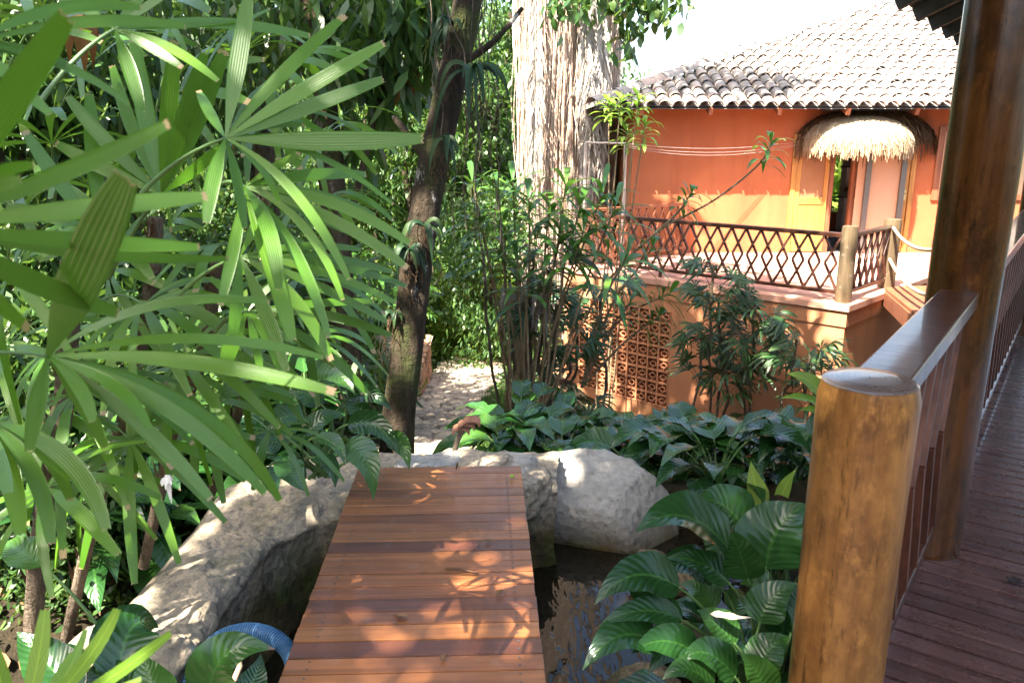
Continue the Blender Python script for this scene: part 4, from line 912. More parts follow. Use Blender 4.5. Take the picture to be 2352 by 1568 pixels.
# ------------------------------------------------------------------ peace lilies
gl = np.random.default_rng(5)
def plily(root, base, blades, stalk=.008, mat='lily', facing=.62, fs=1.0, ws=1.0):
    B = W(*base); order = 0
    for bx, by, bf, tx, ty, tf, cx, cy, w in blades:
        bf *= fs; tf *= fs; a = W(bx, by, bf); t = W(tx, ty, tf); c = W(cx, cy, (bf + tf) / 2); P = bez(a, c, t, 16)
        up = nz(tocam((a + t) / 2) * facing + UP * (1 - facing) * 1.2 + gl.uniform(-.22, .22, 3))
        mb = MB(); ww = 1.06 * ws * w / FP * np.linalg.norm((a + t) / 2 - (0, 0, EYE)); lilyblade(mb, P, ww, up, gl); o = mb.build('leaf', MAT[mat], root)
        st = B + np.array((gl.uniform(-.07, .07), gl.uniform(-.05, .05), 0)); d = nz(P[1] - P[0])
        mb = MB(); S = bez(st, a - d * np.linalg.norm(a - st) * .45, a + d * .01, 12); mb.tube(S, np.linspace(stalk, stalk * .55, 12), 7)
        M_ = P[:13]; 
        mb.build('stalk', MAT['lilystem'], o)
def lily(loc, n, H, L, seed, label, spread=1.0):
    g = np.random.default_rng(seed); root = thing('peace_lily', label, 'plant', loc, 'peace lilies'); base = np.array(loc, float)
    mbf, mbs = MB(), MB()
    for i in range(n):
        a = i * 2.4 + g.uniform(-.4, .4); e = g.uniform(.15, 1.0); o = np.array((math.cos(a), math.sin(a), 0)); h = H * g.uniform(.55, 1.05) * (1.05 - .35 * e); r = H * .55 * e * spread
        p0 = base + o * .04 * g.random(); p2_ = base + o * r + UP * h; pc = base + o * r * .25 + UP * h * .7
        S = bez(p0, pc, p2_, 9); mbs.tube(S, np.linspace(.008, .005, 9), 6)
        l = L * g.uniform(.75, 1.15); d = nz(nz(p2_ - pc) + o * .8 + UP * g.uniform(-.1, .25)); dn = g.uniform(.35, 1.0)
        P = bez(p2_, p2_ + d * l * .5, p2_ + d * l * .62 + o * l * .22 - UP * l * dn * .55, 11)
        lilyblade(mbf, P, l * g.uniform(.40, .52), UP + o * -.35 + g.uniform(-.35, .35, 3), g)
    mbf.build('foliage', MAT['lily'], root); mbs.build('stalks', MAT['lilystem'], root); return root
l1 = thing('peace_lily', 'large glossy peace lily standing in the pond edge just left of the thick front post', 'plant', WZ(1750, 1600, -.6), 'peace lilies')
plily(l1, (1740, 1640, 2.62), [
 (1684, 1272, 2.62, 1460, 1222, 2.45, 1570, 1120, 112), (1716, 1222, 2.9, 1600, 1150, 2.8, 1660, 1130, 96), (1758, 1306, 2.7, 1856, 1158, 2.75, 1770, 1190, 132), (1718, 1330, 2.6, 1676, 1216, 2.5, 1700, 1260, 74),
 (1562, 1350, 2.5, 1364, 1388, 2.35, 1450, 1270, 84), (1674, 1338, 2.6, 1524, 1282, 2.6, 1610, 1270, 58), (1508, 1478, 2.4, 1338, 1538, 2.25, 1420, 1410, 84), (1568, 1424, 2.45, 1372, 1440, 2.35, 1470, 1370, 54),
 (1744, 1430, 2.5, 1834, 1338, 2.55, 1760, 1360, 74), (1690, 1556, 2.35, 1566, 1516, 2.3, 1620, 1460, 66), (1746, 1540, 2.4, 1814, 1462, 2.45, 1760, 1470, 70), (1640, 1580, 2.3, 1520, 1560, 2.25, 1580, 1500, 60),
 (1790, 1500, 2.55, 1800, 1380, 2.5, 1800, 1440, 60), (1640, 1400, 2.7, 1560, 1340, 2.8, 1610, 1340, 60), (1800, 1280, 3.0, 1700, 1180, 3.1, 1770, 1190, 70), (1760, 1600, 2.3, 1700, 1500, 2.3, 1740, 1530, 70),
 (1700, 1290, 2.9, 1580, 1190, 2.95, 1640, 1190, 84), (1800, 1240, 3.0, 1760, 1150, 3.1, 1790, 1170, 70), (1640, 1330, 2.7, 1500, 1320, 2.65, 1570, 1260, 76), (1600, 1500, 2.4, 1450, 1500, 2.3, 1520, 1440, 66), (1780, 1380, 2.65, 1700, 1340, 2.6, 1740, 1330, 72), (1820, 1440, 2.5, 1850, 1330, 2.6, 1840, 1370, 70), (1560, 1440, 2.5, 1430, 1330, 2.5, 1480, 1360, 64), (1690, 1480, 2.45, 1600, 1400, 2.45, 1640, 1420, 70)], ws=1.15)
mb = MB(); lilyblade(mb, bez(W(1630, 1408, 2.45), W(1680, 1425, 2.4), W(1728, 1416, 2.42), 12), .035, (0, -.2, 1), gl, .2, .6); mb.build('pale_dry_leaf', MAT['deadfrond'], l1)
lx = lily(WZ(1775, 1480, -.62), 16, .62, .34, 21, 'upright peace lily tucked between the near peace lily and the thick front post'); lx2 = lily(WZ(1640, 1640, -.62), 14, .42, .32, 22, 'low peace lily at the bottom edge below the near peace lily')
l2 = thing('peace_lily', 'peace lily drooping its broad leaves over the far left corner of the footbridge', 'plant', WZ(730, 1090, -.5), 'peace lilies')
plily(l2, (735, 1090, 3.75), [
 (722, 862, 4.4, 816, 906, 4.2, 780, 840, 60), (800, 915, 4.4, 900, 943, 4.3, 850, 880, 52), (798, 975, 4.25, 914, 1044, 4.05, 880, 950, 62), (792, 1022, 4.1, 858, 1150, 3.75, 860, 1030, 72), (890, 1005, 4.2, 940, 1080, 4.0, 935, 1010, 46),
 (700, 1000, 4.3, 795, 957, 4.4, 740, 940, 46), (722, 1006, 4.15, 794, 1070, 3.9, 780, 1000, 44), (662, 1056, 4.1, 706, 1130, 3.8, 660, 1090, 66), (690, 960, 4.3, 600, 1010, 4.2, 630, 940, 58), (650, 1020, 4.2, 560, 1060, 4.1, 600, 1000, 56),
 (770, 880, 4.5, 700, 830, 4.5, 730, 840, 52), (840, 960, 4.4, 800, 890, 4.5, 810, 920, 48), (720, 1050, 4.1, 770, 1120, 3.85, 770, 1060, 50), (600, 960, 4.5, 520, 980, 4.5, 560, 930, 52), (740, 930, 4.4, 660, 900, 4.4, 700, 890, 52), (620, 1070, 4.2, 640, 1150, 3.9, 615, 1100, 50)], .009, fs=.855)
l3 = thing('peace_lily', 'dark broad-leaved peace lily in the bottom left corner beside the blue hose', 'plant', WZ(420, 1640, -.3), 'peace lilies')
plily(l3, (430, 1750, 2.0), [(270, 1560, 1.95, 365, 1440, 2.15, 290, 1380, 120), (480, 1620, 1.95, 632, 1490, 2.0, 480, 1450, 105), (560, 1600, 1.95, 600, 1500, 2.05, 590, 1560, 60), (300, 1620, 1.9, 200, 1540, 2.0, 230, 1540, 90), (380, 1640, 1.85, 330, 1500, 1.95, 340, 1560, 90), (180, 1600, 1.8, 40, 1450, 1.9, 90, 1500, 90), (100, 1300, 2.2, 0, 1250, 2.3, 40, 1250, 70), (120, 1560, 1.9, 210, 1500, 2.0, 150, 1500, 80)])
spots = [(1168, 1010, 5.9), (1195, 970, 6.5), (1235, 1000, 5.9), (1290, 955, 6.6), (1345, 1000, 6.1), (1290, 1020, 5.6), (1400, 960, 6.6), (1470, 1010, 6.2), (1520, 985, 6.9), (1560, 1040, 6.0), (1610, 1000, 6.6), (1660, 1050, 6.0), (1700, 1010, 6.7), (1740, 1060, 6.0), (1780, 1020, 6.8), (1830, 1060, 6.2), (1860, 1000, 6.9),
         (1500, 1080, 5.4), (1580, 1105, 5.2), (1650, 1110, 5.3), (1730, 1115, 5.2), (1800, 1110, 5.3), (1690, 1160, 4.7), (1440, 1040, 5.8), (1815, 1175, 4.6), (1560, 1150, 4.7), (1640, 1185, 4.4), (1480, 1120, 5.1), (1380, 1035, 5.5)]
kinds = [lily((0, 0, 0), n, H, L, s, 'peace lily', sp) for n, H, L, s, sp in ((17, .55, .44, 1, 1), (15, .62, .46, 2, 1.1), (19, .5, .42, 3, 1.0), (16, .58, .48, 4, .9), (18, .48, .42, 6, 1.2))]
used = set()
ORD = 'first second third fourth fifth sixth seventh eighth ninth tenth eleventh twelfth'.split()
for i, (px, py, f) in enumerate(spots):
    k = i % 5; p = W(px, py, f); z = p[2] - .60; z = max(z, float(gz(p[0], p[1])) - .1) if z < float(gz(p[0], p[1])) - .1 else z
    row = 'front' if f < 5.7 else ('middle' if f < 6.4 else 'back'); rk = sorted(q[0] for q in spots if ('front' if q[2] < 5.7 else ('middle' if q[2] < 6.4 else 'back')) == row).index(px)
    lab = 'broad-leaved peace lily, %s from the stone path in the %s row of the bed' % (ORD[rk], row)
    if k not in used: used.add(k); o = kinds[k]; o.location = (p[0], p[1], z); o.rotation_euler.z = i * 1.7; o['label'] = lab; o['group'] = 'bed of peace lilies'
    else:
        o = copy_tree(kinds[k], (p[0], p[1], z), i * 1.7, .78 + .3 * ((i * 7) % 10) / 10, lab)
LP = [(640, 920, 5.0), (560, 950, 4.6), (480, 980, 4.8), (700, 880, 5.4), (620, 1040, 4.5), (380, 1000, 4.4), (250, 980, 4.6), (680, 940, 5.0), (300, 1100, 4.0), (400, 1120, 4.3), (330, 1180, 3.8), (200, 1180, 3.6)]
for px, py, f in LP:
    p = W(px, py, f); copy_tree(kinds[int(px) % 5], (p[0], p[1], p[2] - .35), px, .9, 'peace lily among the lady palm stems, %s leftwards from the mossy leaning tree' % ORD[sorted((-q[0] for q in LP)).index(-px)])['group'] = 'peace lilies under the lady palms'

def leafy(name, label, cat, base, tips, L, w, n, mat, stemmat, r=.012, g=None, droop=.8, group=None, vein=False, up0=.9):
    g = g or np.random.default_rng(1); root = thing(name, label, cat, base, group); base = np.array(base, float)
    for i, t in enumerate(tips):
        path = None
        if isinstance(t, list): path = np.array(t, float); t = path[-1]
        t = np.array(t, float); b = np.array((*(base[:2] * .76 + t[:2] * .24 + g.uniform(-.16, .16, 2)), 0)); b[2] = float(gz(b[0], b[1])) - .03
        if len(tips) > 1 and i > 0 and g.random() < 0: pass
        S = spline(path, 24) if path is not None else spline([b, b * .66 + t * .34 + UP * .1 + g.uniform(-.06, .06, 3), b * .32 + t * .68 + UP * .08 + g.uniform(-.05, .05, 3), t], 16)
        mb = MB(); mb.tube(S, np.linspace(r, r * .6, len(S)), 7); st = mb.build('stem', MAT[stemmat], root)
        mb = MB(); ax = nz(S[-1] - S[-3])
        for k in range(n):
            a = k * 2.4; side = nz(np.cross(ax, (math.cos(a), math.sin(a), .3))); u = k / n; p = S[-1] - ax * u * L * .75
            d = nz(side * (1.0 + .3 * u) + ax * (up0 - .9 * u) + UP * .15); l = L * g.uniform(.7, 1.1)
            P = bez(p, p + d * l * .55, p + d * l * .85 - UP * l * droop * g.uniform(.3, .7), 8)
            prf = np.array([.2, .55, .85, 1, .95, .75, .45, .04]) * w * g.uniform(.8, 1.15) / 2
            mb.ribbon(P, prf, nz(ax + UP * .6), [.25, 0, .25], 3, rnd=float(g.random()))
        mb.build('rosette', MAT[mat], st)
    return root
gs = np.random.default_rng(17)
gb = W(1205, 915, 9.0); gb[2] = float(gz(gb[0], gb[1]))
leafy('dracaena', 'tall leafy dracaena clump with glossy green rosettes in front of the terrace corner', 'shrub', gb, [W(px, py, f) for px, py, f in
  [(1085, 415, 9.2), (1140, 430, 9.0), (1178, 418, 9.0), (1215, 455, 8.8), (1262, 470, 9.1), (1300, 420, 9.3), (1335, 470, 8.9), (1385, 440, 9.0), (1415, 470, 8.8), (1340, 530, 8.6), (1290, 530, 8.8), (1160, 520, 9.0), (1100, 500, 9.3), (1190, 600, 8.7), (1440, 590, 8.4)
   ]], .66, .078, 15, 'shrub', 'canepale', .016, gs)
sb = W(1480, 860, 9.6); sb[2] = float(gz(sb[0], sb[1]))
leafy('frangipani', 'spindly bare-branched shrub holding leaf tufts in front of the orange house', 'shrub', sb, [[W(x, y, 9.5) for x, y in q] for q in ([(1335, 890), (1400, 660), (1500, 540), (1640, 460), (1745, 375), (1772, 322)], [(1500, 540), (1555, 490), (1590, 440)], [(1335, 890), (1405, 700), (1470, 610), (1500, 565)], [(1335, 890), (1420, 740), (1540, 672)], [(1335, 890), (1400, 760), (1450, 690)], [(1335, 890), (1430, 790), (1515, 725)])], .40, .065, 16, 'shrub', 'canepale', .017, gs, .9)
fb = W(1400, 560, 12.0); fb[2] = float(gz(fb[0], fb[1]))
leafy('frangipani', 'thin shrub with yellow-green tufts before the dark left corner of the tiled roof', 'shrub', fb, [W(px, py, f) for px, py, f in [(1425, 225, 12.2), (1398, 232, 12.4), (1466, 222, 12.0), (1482, 285, 12.0), (1440, 300, 12.3)]], .42, .07, 18, 'bright', 'canepale', .016, gs, .9)
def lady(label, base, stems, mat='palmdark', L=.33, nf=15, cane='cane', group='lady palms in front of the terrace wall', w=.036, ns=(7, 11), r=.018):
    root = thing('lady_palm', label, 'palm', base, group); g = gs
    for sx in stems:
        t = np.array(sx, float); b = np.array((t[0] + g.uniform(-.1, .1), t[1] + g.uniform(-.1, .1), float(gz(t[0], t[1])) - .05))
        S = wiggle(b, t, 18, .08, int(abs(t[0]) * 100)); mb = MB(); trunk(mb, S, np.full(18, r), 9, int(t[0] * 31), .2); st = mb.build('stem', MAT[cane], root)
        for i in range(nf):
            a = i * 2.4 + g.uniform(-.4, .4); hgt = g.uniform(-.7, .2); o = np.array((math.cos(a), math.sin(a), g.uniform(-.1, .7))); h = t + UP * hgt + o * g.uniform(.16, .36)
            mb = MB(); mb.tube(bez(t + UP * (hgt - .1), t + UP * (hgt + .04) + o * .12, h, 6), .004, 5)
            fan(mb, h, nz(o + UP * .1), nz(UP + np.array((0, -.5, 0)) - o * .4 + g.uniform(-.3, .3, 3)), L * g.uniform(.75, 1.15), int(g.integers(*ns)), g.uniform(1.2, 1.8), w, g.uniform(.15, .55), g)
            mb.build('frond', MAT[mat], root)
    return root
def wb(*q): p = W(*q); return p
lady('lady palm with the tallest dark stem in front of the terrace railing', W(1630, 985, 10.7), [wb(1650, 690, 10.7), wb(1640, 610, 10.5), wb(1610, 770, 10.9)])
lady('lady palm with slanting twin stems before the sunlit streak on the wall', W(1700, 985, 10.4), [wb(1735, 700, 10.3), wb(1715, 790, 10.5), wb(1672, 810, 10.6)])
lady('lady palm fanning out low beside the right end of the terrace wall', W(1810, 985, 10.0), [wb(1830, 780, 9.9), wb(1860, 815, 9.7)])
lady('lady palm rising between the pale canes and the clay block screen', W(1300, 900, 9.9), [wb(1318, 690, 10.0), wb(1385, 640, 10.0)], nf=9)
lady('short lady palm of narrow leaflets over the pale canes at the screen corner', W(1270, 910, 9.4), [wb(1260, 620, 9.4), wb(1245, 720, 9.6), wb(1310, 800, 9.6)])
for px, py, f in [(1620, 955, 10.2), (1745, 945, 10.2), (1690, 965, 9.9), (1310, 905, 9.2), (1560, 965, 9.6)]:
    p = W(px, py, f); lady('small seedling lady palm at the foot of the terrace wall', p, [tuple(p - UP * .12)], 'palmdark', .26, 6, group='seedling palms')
# pale canes (an old clumping palm)
cb_ = W(1205, 930, 9.6); cb_[2] = float(gz(cb_[0], cb_[1])); cp = thing('cane_clump', 'clump of bare pale canes between the path and the clay block screen', 'canes', cb_)
for px0, px1, y1, f in [(1165, 1155, 660, 9.7), (1178, 1170, 640, 9.6), (1188, 1190, 610, 9.5), (1200, 1215, 640, 9.6), (1213, 1240, 650, 9.4), (1222, 1225, 560, 9.8), (1238, 1262, 640, 9.5), (1150, 1105, 560, 9.8), (1248, 1280, 700, 9.6), (1193, 1178, 690, 9.3), (1208, 1205, 690, 9.4)]:
    b = W(px0, 915, f); b[2] = float(gz(b[0], b[1])) - .05; mb = MB(); trunk(mb, wiggle(b, W(px1, y1, f), 22, .05, px0), np.full(22, gs.uniform(.018, .034)), 9, px0, .12); mb.build('cane', MAT['canepale' if px0 % 2 else 'cane'], cp)
mb = MB()
for i in range(60):
    x = gs.uniform(1155, 1265); y = gs.uniform(645, 690); p = W(x, y, gs.uniform(9.3, 9.8)); l = gs.uniform(.25, .6)
    mb.ribbon(bez(p, p + (gs.uniform(-.05, .05), -.03, -l * .5), p + (gs.uniform(-.1, .1), 0, -l), 6), np.array([.012, .016, .016, .013, .01, .003]), tocam(p) + gs.uniform(-.6, .6, 3), None, 2, rnd=gs.random())
mb.build('dead_sheaths', MAT['deadfrond'], cp)
# ginger shoot beside the front post
gi = thing('ginger_plant', 'bright yellow-green ginger shoot peeking out left of the thick front post', 'plant', W(1895, 1010, 4.9))
plily(gi, (1905, 1040, 4.9), [(1890, 905, 4.9, 1806, 858, 4.8, 1850, 860, 36), (1896, 935, 4.9, 1793, 914, 4.8, 1840, 905, 30), (1900, 955, 4.9, 1835, 942, 4.8, 1865, 935, 26), (1880, 1010, 4.9, 1856, 1000, 4.8, 1860, 1000, 30)], .01, 'bright')
gj = thing('ginger_plant', 'single upright yellow-green blade rising from the lily bed behind the near peace lily', 'plant', W(1745, 1170, 4.0))
plily(gj, (1750, 1200, 4.0), [(1752, 1165, 4.0, 1724, 1058, 4.05, 1730, 1110, 44), (1790, 1160, 4.2, 1830, 1075, 4.2, 1800, 1110, 30)], .01, 'bright')
# ------------------------------------------------------------------ trees of the garden
gt = np.random.default_rng(23)
def limb(root, P, r0, r1, mat, seed, n=26):
    mb = MB(); trunk(mb, spline(P, n), np.linspace(r0, r1, n), 14, seed, .14); return mb.build('limb', MAT[mat], root)
t1p = [W(906, 1010, 5.6) - UP * .25, W(914, 960, 5.6), W(937, 756, 5.7), W(962, 554, 5.8), W(992, 383, 5.9), W(1030, 200, 6.0), W(1073, 0, 6.1), (0.0, 6.0, 4.4), (-.5, 5.3, 6.2), (-1.6, 4.0, 7.6)]
t1 = thing('garden_tree', 'mossy leaning tree with white lichen and strap-leaved epiphytes beside the path', 'tree', t1p[0])
S = spline(t1p, 90); mb = MB(); r = np.interp(np.linspace(0, 1, 90), [0, .06, .5, 1], [.135, .12, .108, .07])
trunk(mb, S, r, 22, 4, .16); mb.build('trunk', MAT['bark'], t1)
for e, sd in (((-4.6, -1.5, 9.0), 1), ((-2.8, 1.6, 9.2), 2), ((-.6, 1.2, 8.8), 3), ((-1.2, 6.6, 8.6), 4), ((-3.2, -3.4, 9.0), 5), ((1.0, -1.0, 9.0), 6)):
    a = np.array((-.5, 5.3, 6.2)); limb(t1, [a, a * .6 + np.array(e) * .4 + UP * .5, e], .07, .02, 'bark', sd)
mb = MB(); cl = [((-4.2, -.6, 9.0), (1.6, 1.6, .6), 850), ((-2.4, 1.4, 9.2), (1.5, 1.5, .6), 1300), ((-.6, .6, 9.0), (1.5, 1.5, .6), 1100), ((-1.3, 6.9, 8.7), (1.9, 1.6, .7), 1400), ((-3.4, -3.0, 9.0), (1.6, 1.5, .6), 380), ((.9, -1.2, 9.2), (1.4, 1.4, .6), 900), ((-1.6, 4.4, 8.4), (1.6, 1.4, .6), 900), ((-2.0, -1.0, 9.4), (1.5, 1.4, .6), 900), ((-1.8, -3.0, 9.3), (1.15, 1.15, .5), 1700), ((-.2, 3.0, 9.0), (1.3, 1.3, .6), 800)]  # clumps high out of view, set where they keep sun off bridge, deck and lilies
cloud(mb, cl, .34, .15, gt, 12, .4, .3); mb.build('crown', MAT['treeleaf'], t1)
t2p = [W(792, 880, 7.4) - UP * .3, W(790, 830, 7.5), W(780, 620, 7.6), W(762, 420, 7.7), W(738, 200, 7.8), W(715, 0, 7.9), (-2.0, 8.0, 4.6), (-2.6, 8.4, 6.8), (-3.0, 8.6, 8.4)]
t2 = thing('garden_tree', 'dark upright tree trunk behind the lady palm fans, left of the mossy leaning tree', 'tree', t2p[0])
mb = MB(); trunk(mb, spline(t2p, 70), np.linspace(.165, .10, 70), 20, 8, .2); mb.build('trunk', MAT['barkdark'], t2)
for e, sd in (((-6.2, 4.2, 9.2), 11), ((-.4, 11.3, 9.0), 12), ((-5.0, 11.0, 9.0), 13)):
    a = np.array((-2.6, 8.4, 6.8)); limb(t2, [a, a * .6 + np.array(e) * .4 + UP * .4, e], .08, .02, 'barkdark', sd)
mb = MB(); cloud(mb, [((-1.7, 11.4, 9.0), (1.3, 1.2, .6), 900), ((1.3, 12.5, 9.0), (1.8, .42, .4), 480), ((-4.6, 3.4, 9.2), (1.3, 1.2, .6), 700), ((-5.4, 11.2, 9.0), (1.2, 1.2, .6), 500), ((-5.7, 5.4, 9.2), (1.1, .9, .4), 420)], .34, .15, gt, 12, .4, .3)  # these unseen high clumps are placed to shade roof edge, house wall and path
cloud(mb, [(W(905, 60, 7.4), (.45, .4, .45), 330), (W(860, 180, 7.6), (.4, .35, .4), 230), (W(800, 40, 7.8), (.6, .4, .4), 280), (W(960, 20, 7.2), (.35, .3, .3), 180), (W(700, 30, 8.2), (.7, .4, .5), 260), (W(840, 300, 8.0), (.3, .3, .3), 90), (W(620, 20, 8.5), (.7, .5, .4), 200)], .26, .075, gt, 10, 1.0, .16)
mb.build('crown', MAT['treeleaf'], t2)
mb = MB(); cloud(mb, [(W(935, 160, 7.4), (.1, .1, .1), 5)], .26, .10, gt, 5, 1.0, .06); mb.build('dying_leaves', MAT['oldleaf'], t2)
for a, b in (((780, 620, 7.6), (880, 200, 7.5)), ((762, 420, 7.7), (860, 60, 7.5)), ((738, 200, 7.8), (640, 30, 8.3))):
    limb(t2, [W(*a), W((a[0] + b[0]) / 2, (a[1] + b[1]) / 2 - 10, (a[2] + b[2]) / 2), W(*b)], .05, .015, 'barkdark', int(a[1]))
mb = MB(); trunk(mb, spline([W(600, 260, 9.0) - UP * 4, W(600, 260, 9.0), W(598, 0, 9.1), W(598, 0, 9.1) + UP * 5], 30), np.full(30, .12), 14, 5, .15)
t3 = thing('garden_tree', 'dark thin trunk showing between the upper palm fans', 'tree', W(600, 260, 9.0)); mb.build('trunk', MAT['barkdark'], t3)
def brom(px, py, f, n, L, lab, side=0.0, seed=1):
    g = np.random.default_rng(seed); p = W(px, py, f); root = thing('bromeliad', lab, 'epiphyte', p, 'epiphytes on the leaning tree'); mb = MB()
    for i in range(n):
        a = g.uniform(0, 6.28); o = np.array((math.cos(a) * 1.0 + side, -abs(math.sin(a)) * .8, 0)); o = nz(o); l = L * g.uniform(.6, 1.2)
        P = bez(p, p + o * l * .45 + UP * l * g.uniform(.1, .55), p + o * l * .6 - UP * l * g.uniform(.2, 1.1), 9)
        mb.ribbon(P, np.array([.5, .8, 1, 1, .95, .85, .65, .4, .05]) * .02 * g.uniform(.7, 1.2), nz(UP + tocam(p) + g.uniform(-.3, .3, 3)), [.3, 0, .3], 3, rnd=g.random())
    mb.build('leaves', MAT['brom'], root)
    mb = MB()
    for i in range(14):
        q = p + g.uniform(-.05, .05, 3); mb.tube(wiggle(q, q + (g.uniform(-.1, .1), 0, -g.uniform(.1, .45)), 8, .05, i), .003, 4, cap=False)
    mb.build('roots', MAT['fibre'], root)
brom(1085, 165, 5.85, 13, .42, 'largest strap-leaved epiphyte, drooping from the leaning tree near the top of the picture', .1, 1)
brom(1040, 60, 5.95, 10, .26, 'tufted epiphyte highest on the leaning tree', -.3, 2)
brom(1022, 322, 5.7, 8, .2, 'small rusty-based epiphyte on the right side of the leaning tree at mid height', .5, 3)
brom(975, 520, 5.6, 8, .26, 'epiphyte with broad hanging straps on the leaning tree level with the house terrace', -.1, 4)
brom(940, 575, 5.6, 12, .2, 'ragged small epiphyte at the knee of the leaning tree trunk', .2, 5)
brom(905, 720, 5.6, 9, .14, 'brown tuft on the left edge of the leaning tree low down', -.6, 6)
vt = thing('hanging_vines', 'thin vines and bare roots dangling beside the leaning tree', 'vine', (-.3, 6.2, 2.6)); mb = MB()
for i in range(26):
    x = gt.uniform(985, 1130); a = W(x, gt.uniform(-60, 120), gt.uniform(5.8, 6.6)); l = gt.uniform(.5, 2.0); mb.tube(wiggle(a + UP * .4, a - UP * l + (gt.uniform(-.1, .1), 0, 0), 16, .10, i), gt.uniform(.0025, .005), 5, cap=False)
mb.build('vines', MAT['cane'], vt)
b = W(1010, 250, 6.0)
limb(t1, [W(992, 383, 5.9), W(930, 300, 6.0), W(905, 270, 6.1)], .035, .02, 'bark', 31); limb(t1, [W(1040, 160, 6.0), W(1130, 100, 6.0), W(1200, 20, 6.1)], .03, .015, 'bark', 32)

# ------------------------------------------------------------------ fig tree with aerial roots, in full sun
FX, FY = 1.17, 17.6; fz = float(gz(FX, FY))
fg = thing('fig_tree', 'massive sunlit fig trunk wrapped in hanging aerial roots left of the tiled house', 'tree', (FX, FY, fz))
th = np.arange(36) * 2 * np.pi / 36; zz = np.linspace(fz - .3, 15.0, 90)
flute = 1 + .10 * np.sin(th * 5 + 1)[None] + .07 * np.sin(th * 11)[None] + .05 * np.sin(th * 7 + zz[:, None] * .6)
mb = MB(); mb.tube(np.stack([FX + 0 * zz, FY + 0 * zz, zz], -1), np.interp(zz, [fz, fz + 1, 5, 15], [.95, .80, .78, .80]), 36, wob=flute); mb.build('trunk', MAT['barkfig'], fg)
def aroot(i, rr, z1, z0):
    a = gt.uniform(np.pi * .95, np.pi * 2.05); R_ = gt.uniform(.82, 1.0); a_ = np.array((FX + math.cos(a) * R_, FY + math.sin(a) * R_, z1)); b_ = a_ + (gt.uniform(-.08, .08), gt.uniform(-.05, .05), z0 - z1)
    mb = MB() if rr > .016 else aroot.mb; n = 26; P = wiggle(a_, b_, n, .17, i); mb.tube(P, np.full(n, rr) * np.interp(np.linspace(0, 1, n), [0, 1], [1, .8]), 7, cap=False)
    return mb
for i in range(64):
    m_ = aroot(i, gt.uniform(.017, .040), 14.5, gt.uniform(fz, fz + 1.0) if i % 3 else gt.uniform(0, 2.0)); m_.build('aerial_root', MAT[('aerial', 'aerialred', 'barkfig')[i % 3]], fg)
aroot.mb = MB()
for i in range(640): aroot(100 + i, gt.uniform(.004, .013), gt.uniform(3.5, 14.0), gt.uniform(fz + .5, 3.4))
tag(aroot.mb.build('fine_roots', MAT['aerial'], fg), None, None, None, 'stuff')
mb = MB(); cloud(mb, [((FX + 1.0, FY - .5, 5.6), (1.6, 1.2, .6), 500), (W(1390, 40, 16.0) + UP * .7, (.9, .8, .5), 300), ((FX - .6, FY + 1, 15.5), (3.0, 2.5, 1.0), 900)], .24, .12, gt, 12, .9, .22); mb.build('crown', MAT['treeleaf'], fg)
for px, lab, sd in ((1385, 'grey dead palm frond hanging down the right side of the fig trunk', 1), (1345, 'pale dead palm frond hanging down the middle of the fig trunk', 2), (1362, 'feathery dead frond with its tip lowest on the fig trunk', 3), (1230, 'bleached dead frond hanging on the sunny left of the fig trunk', 4)):
    a = W(px, -40, 16.45); bt_ = W(px - 8, 430 if sd != 3 else 520, 16.4); mb = MB(); S = bez(a, (a + bt_) / 2 + (.05, -.12, 0), bt_, 60); mb.tube(S, np.linspace(.03, .008, 60), 6)
    for i in range(2, 59):
        for s in (-1, 1):
            l = .62 * math.sin(np.pi * (i / 60) ** .8 * .94 + .12) * gt.uniform(.7, 1.1); p = S[i]; o = np.array((s * gt.uniform(.25, .7), -gt.uniform(.05, .4), -1.0))
            mb.ribbon(bez(p, p + nz(o) * l * .5, p + nz(o * (.6, 1, 1)) * l, 5), np.array([.010, .013, .012, .009, .002]), (0, -1, .2), None, 2, rnd=gt.random())
    tag(mb.build('dead_palm_frond', MAT['deadfrond']), lab, 'dead frond', 'dead fronds on the fig')
ht = thing('overhanging_branch', 'dark leafy branch hanging into the top of the picture above the tiled roof edge', 'branch', W(1480, -60, 12.0))
mb = MB(); mb.tube(bez(W(1250, -200, 12.5), W(1400, -90, 12.2), W(1540, -30, 11.8), 12), np.linspace(.05, .012, 12), 7); mb.build('bough', MAT['bark'], ht)
mb = MB(); cloud(mb, [(W(1290, -10, 12.2), (.35, .3, .2), 60), (W(1400, -15, 12.0), (.35, .3, .22), 80), (W(1475, 15, 11.9), (.30, .25, .25), 110), (W(1525, 0, 11.8), (.25, .2, .2), 60), (W(1445, 70, 12.0), (.15, .2, .2), 40)], .19, .10, gt, 8, .9, .12); mb.build('foliage', MAT['treeleaf'], ht)

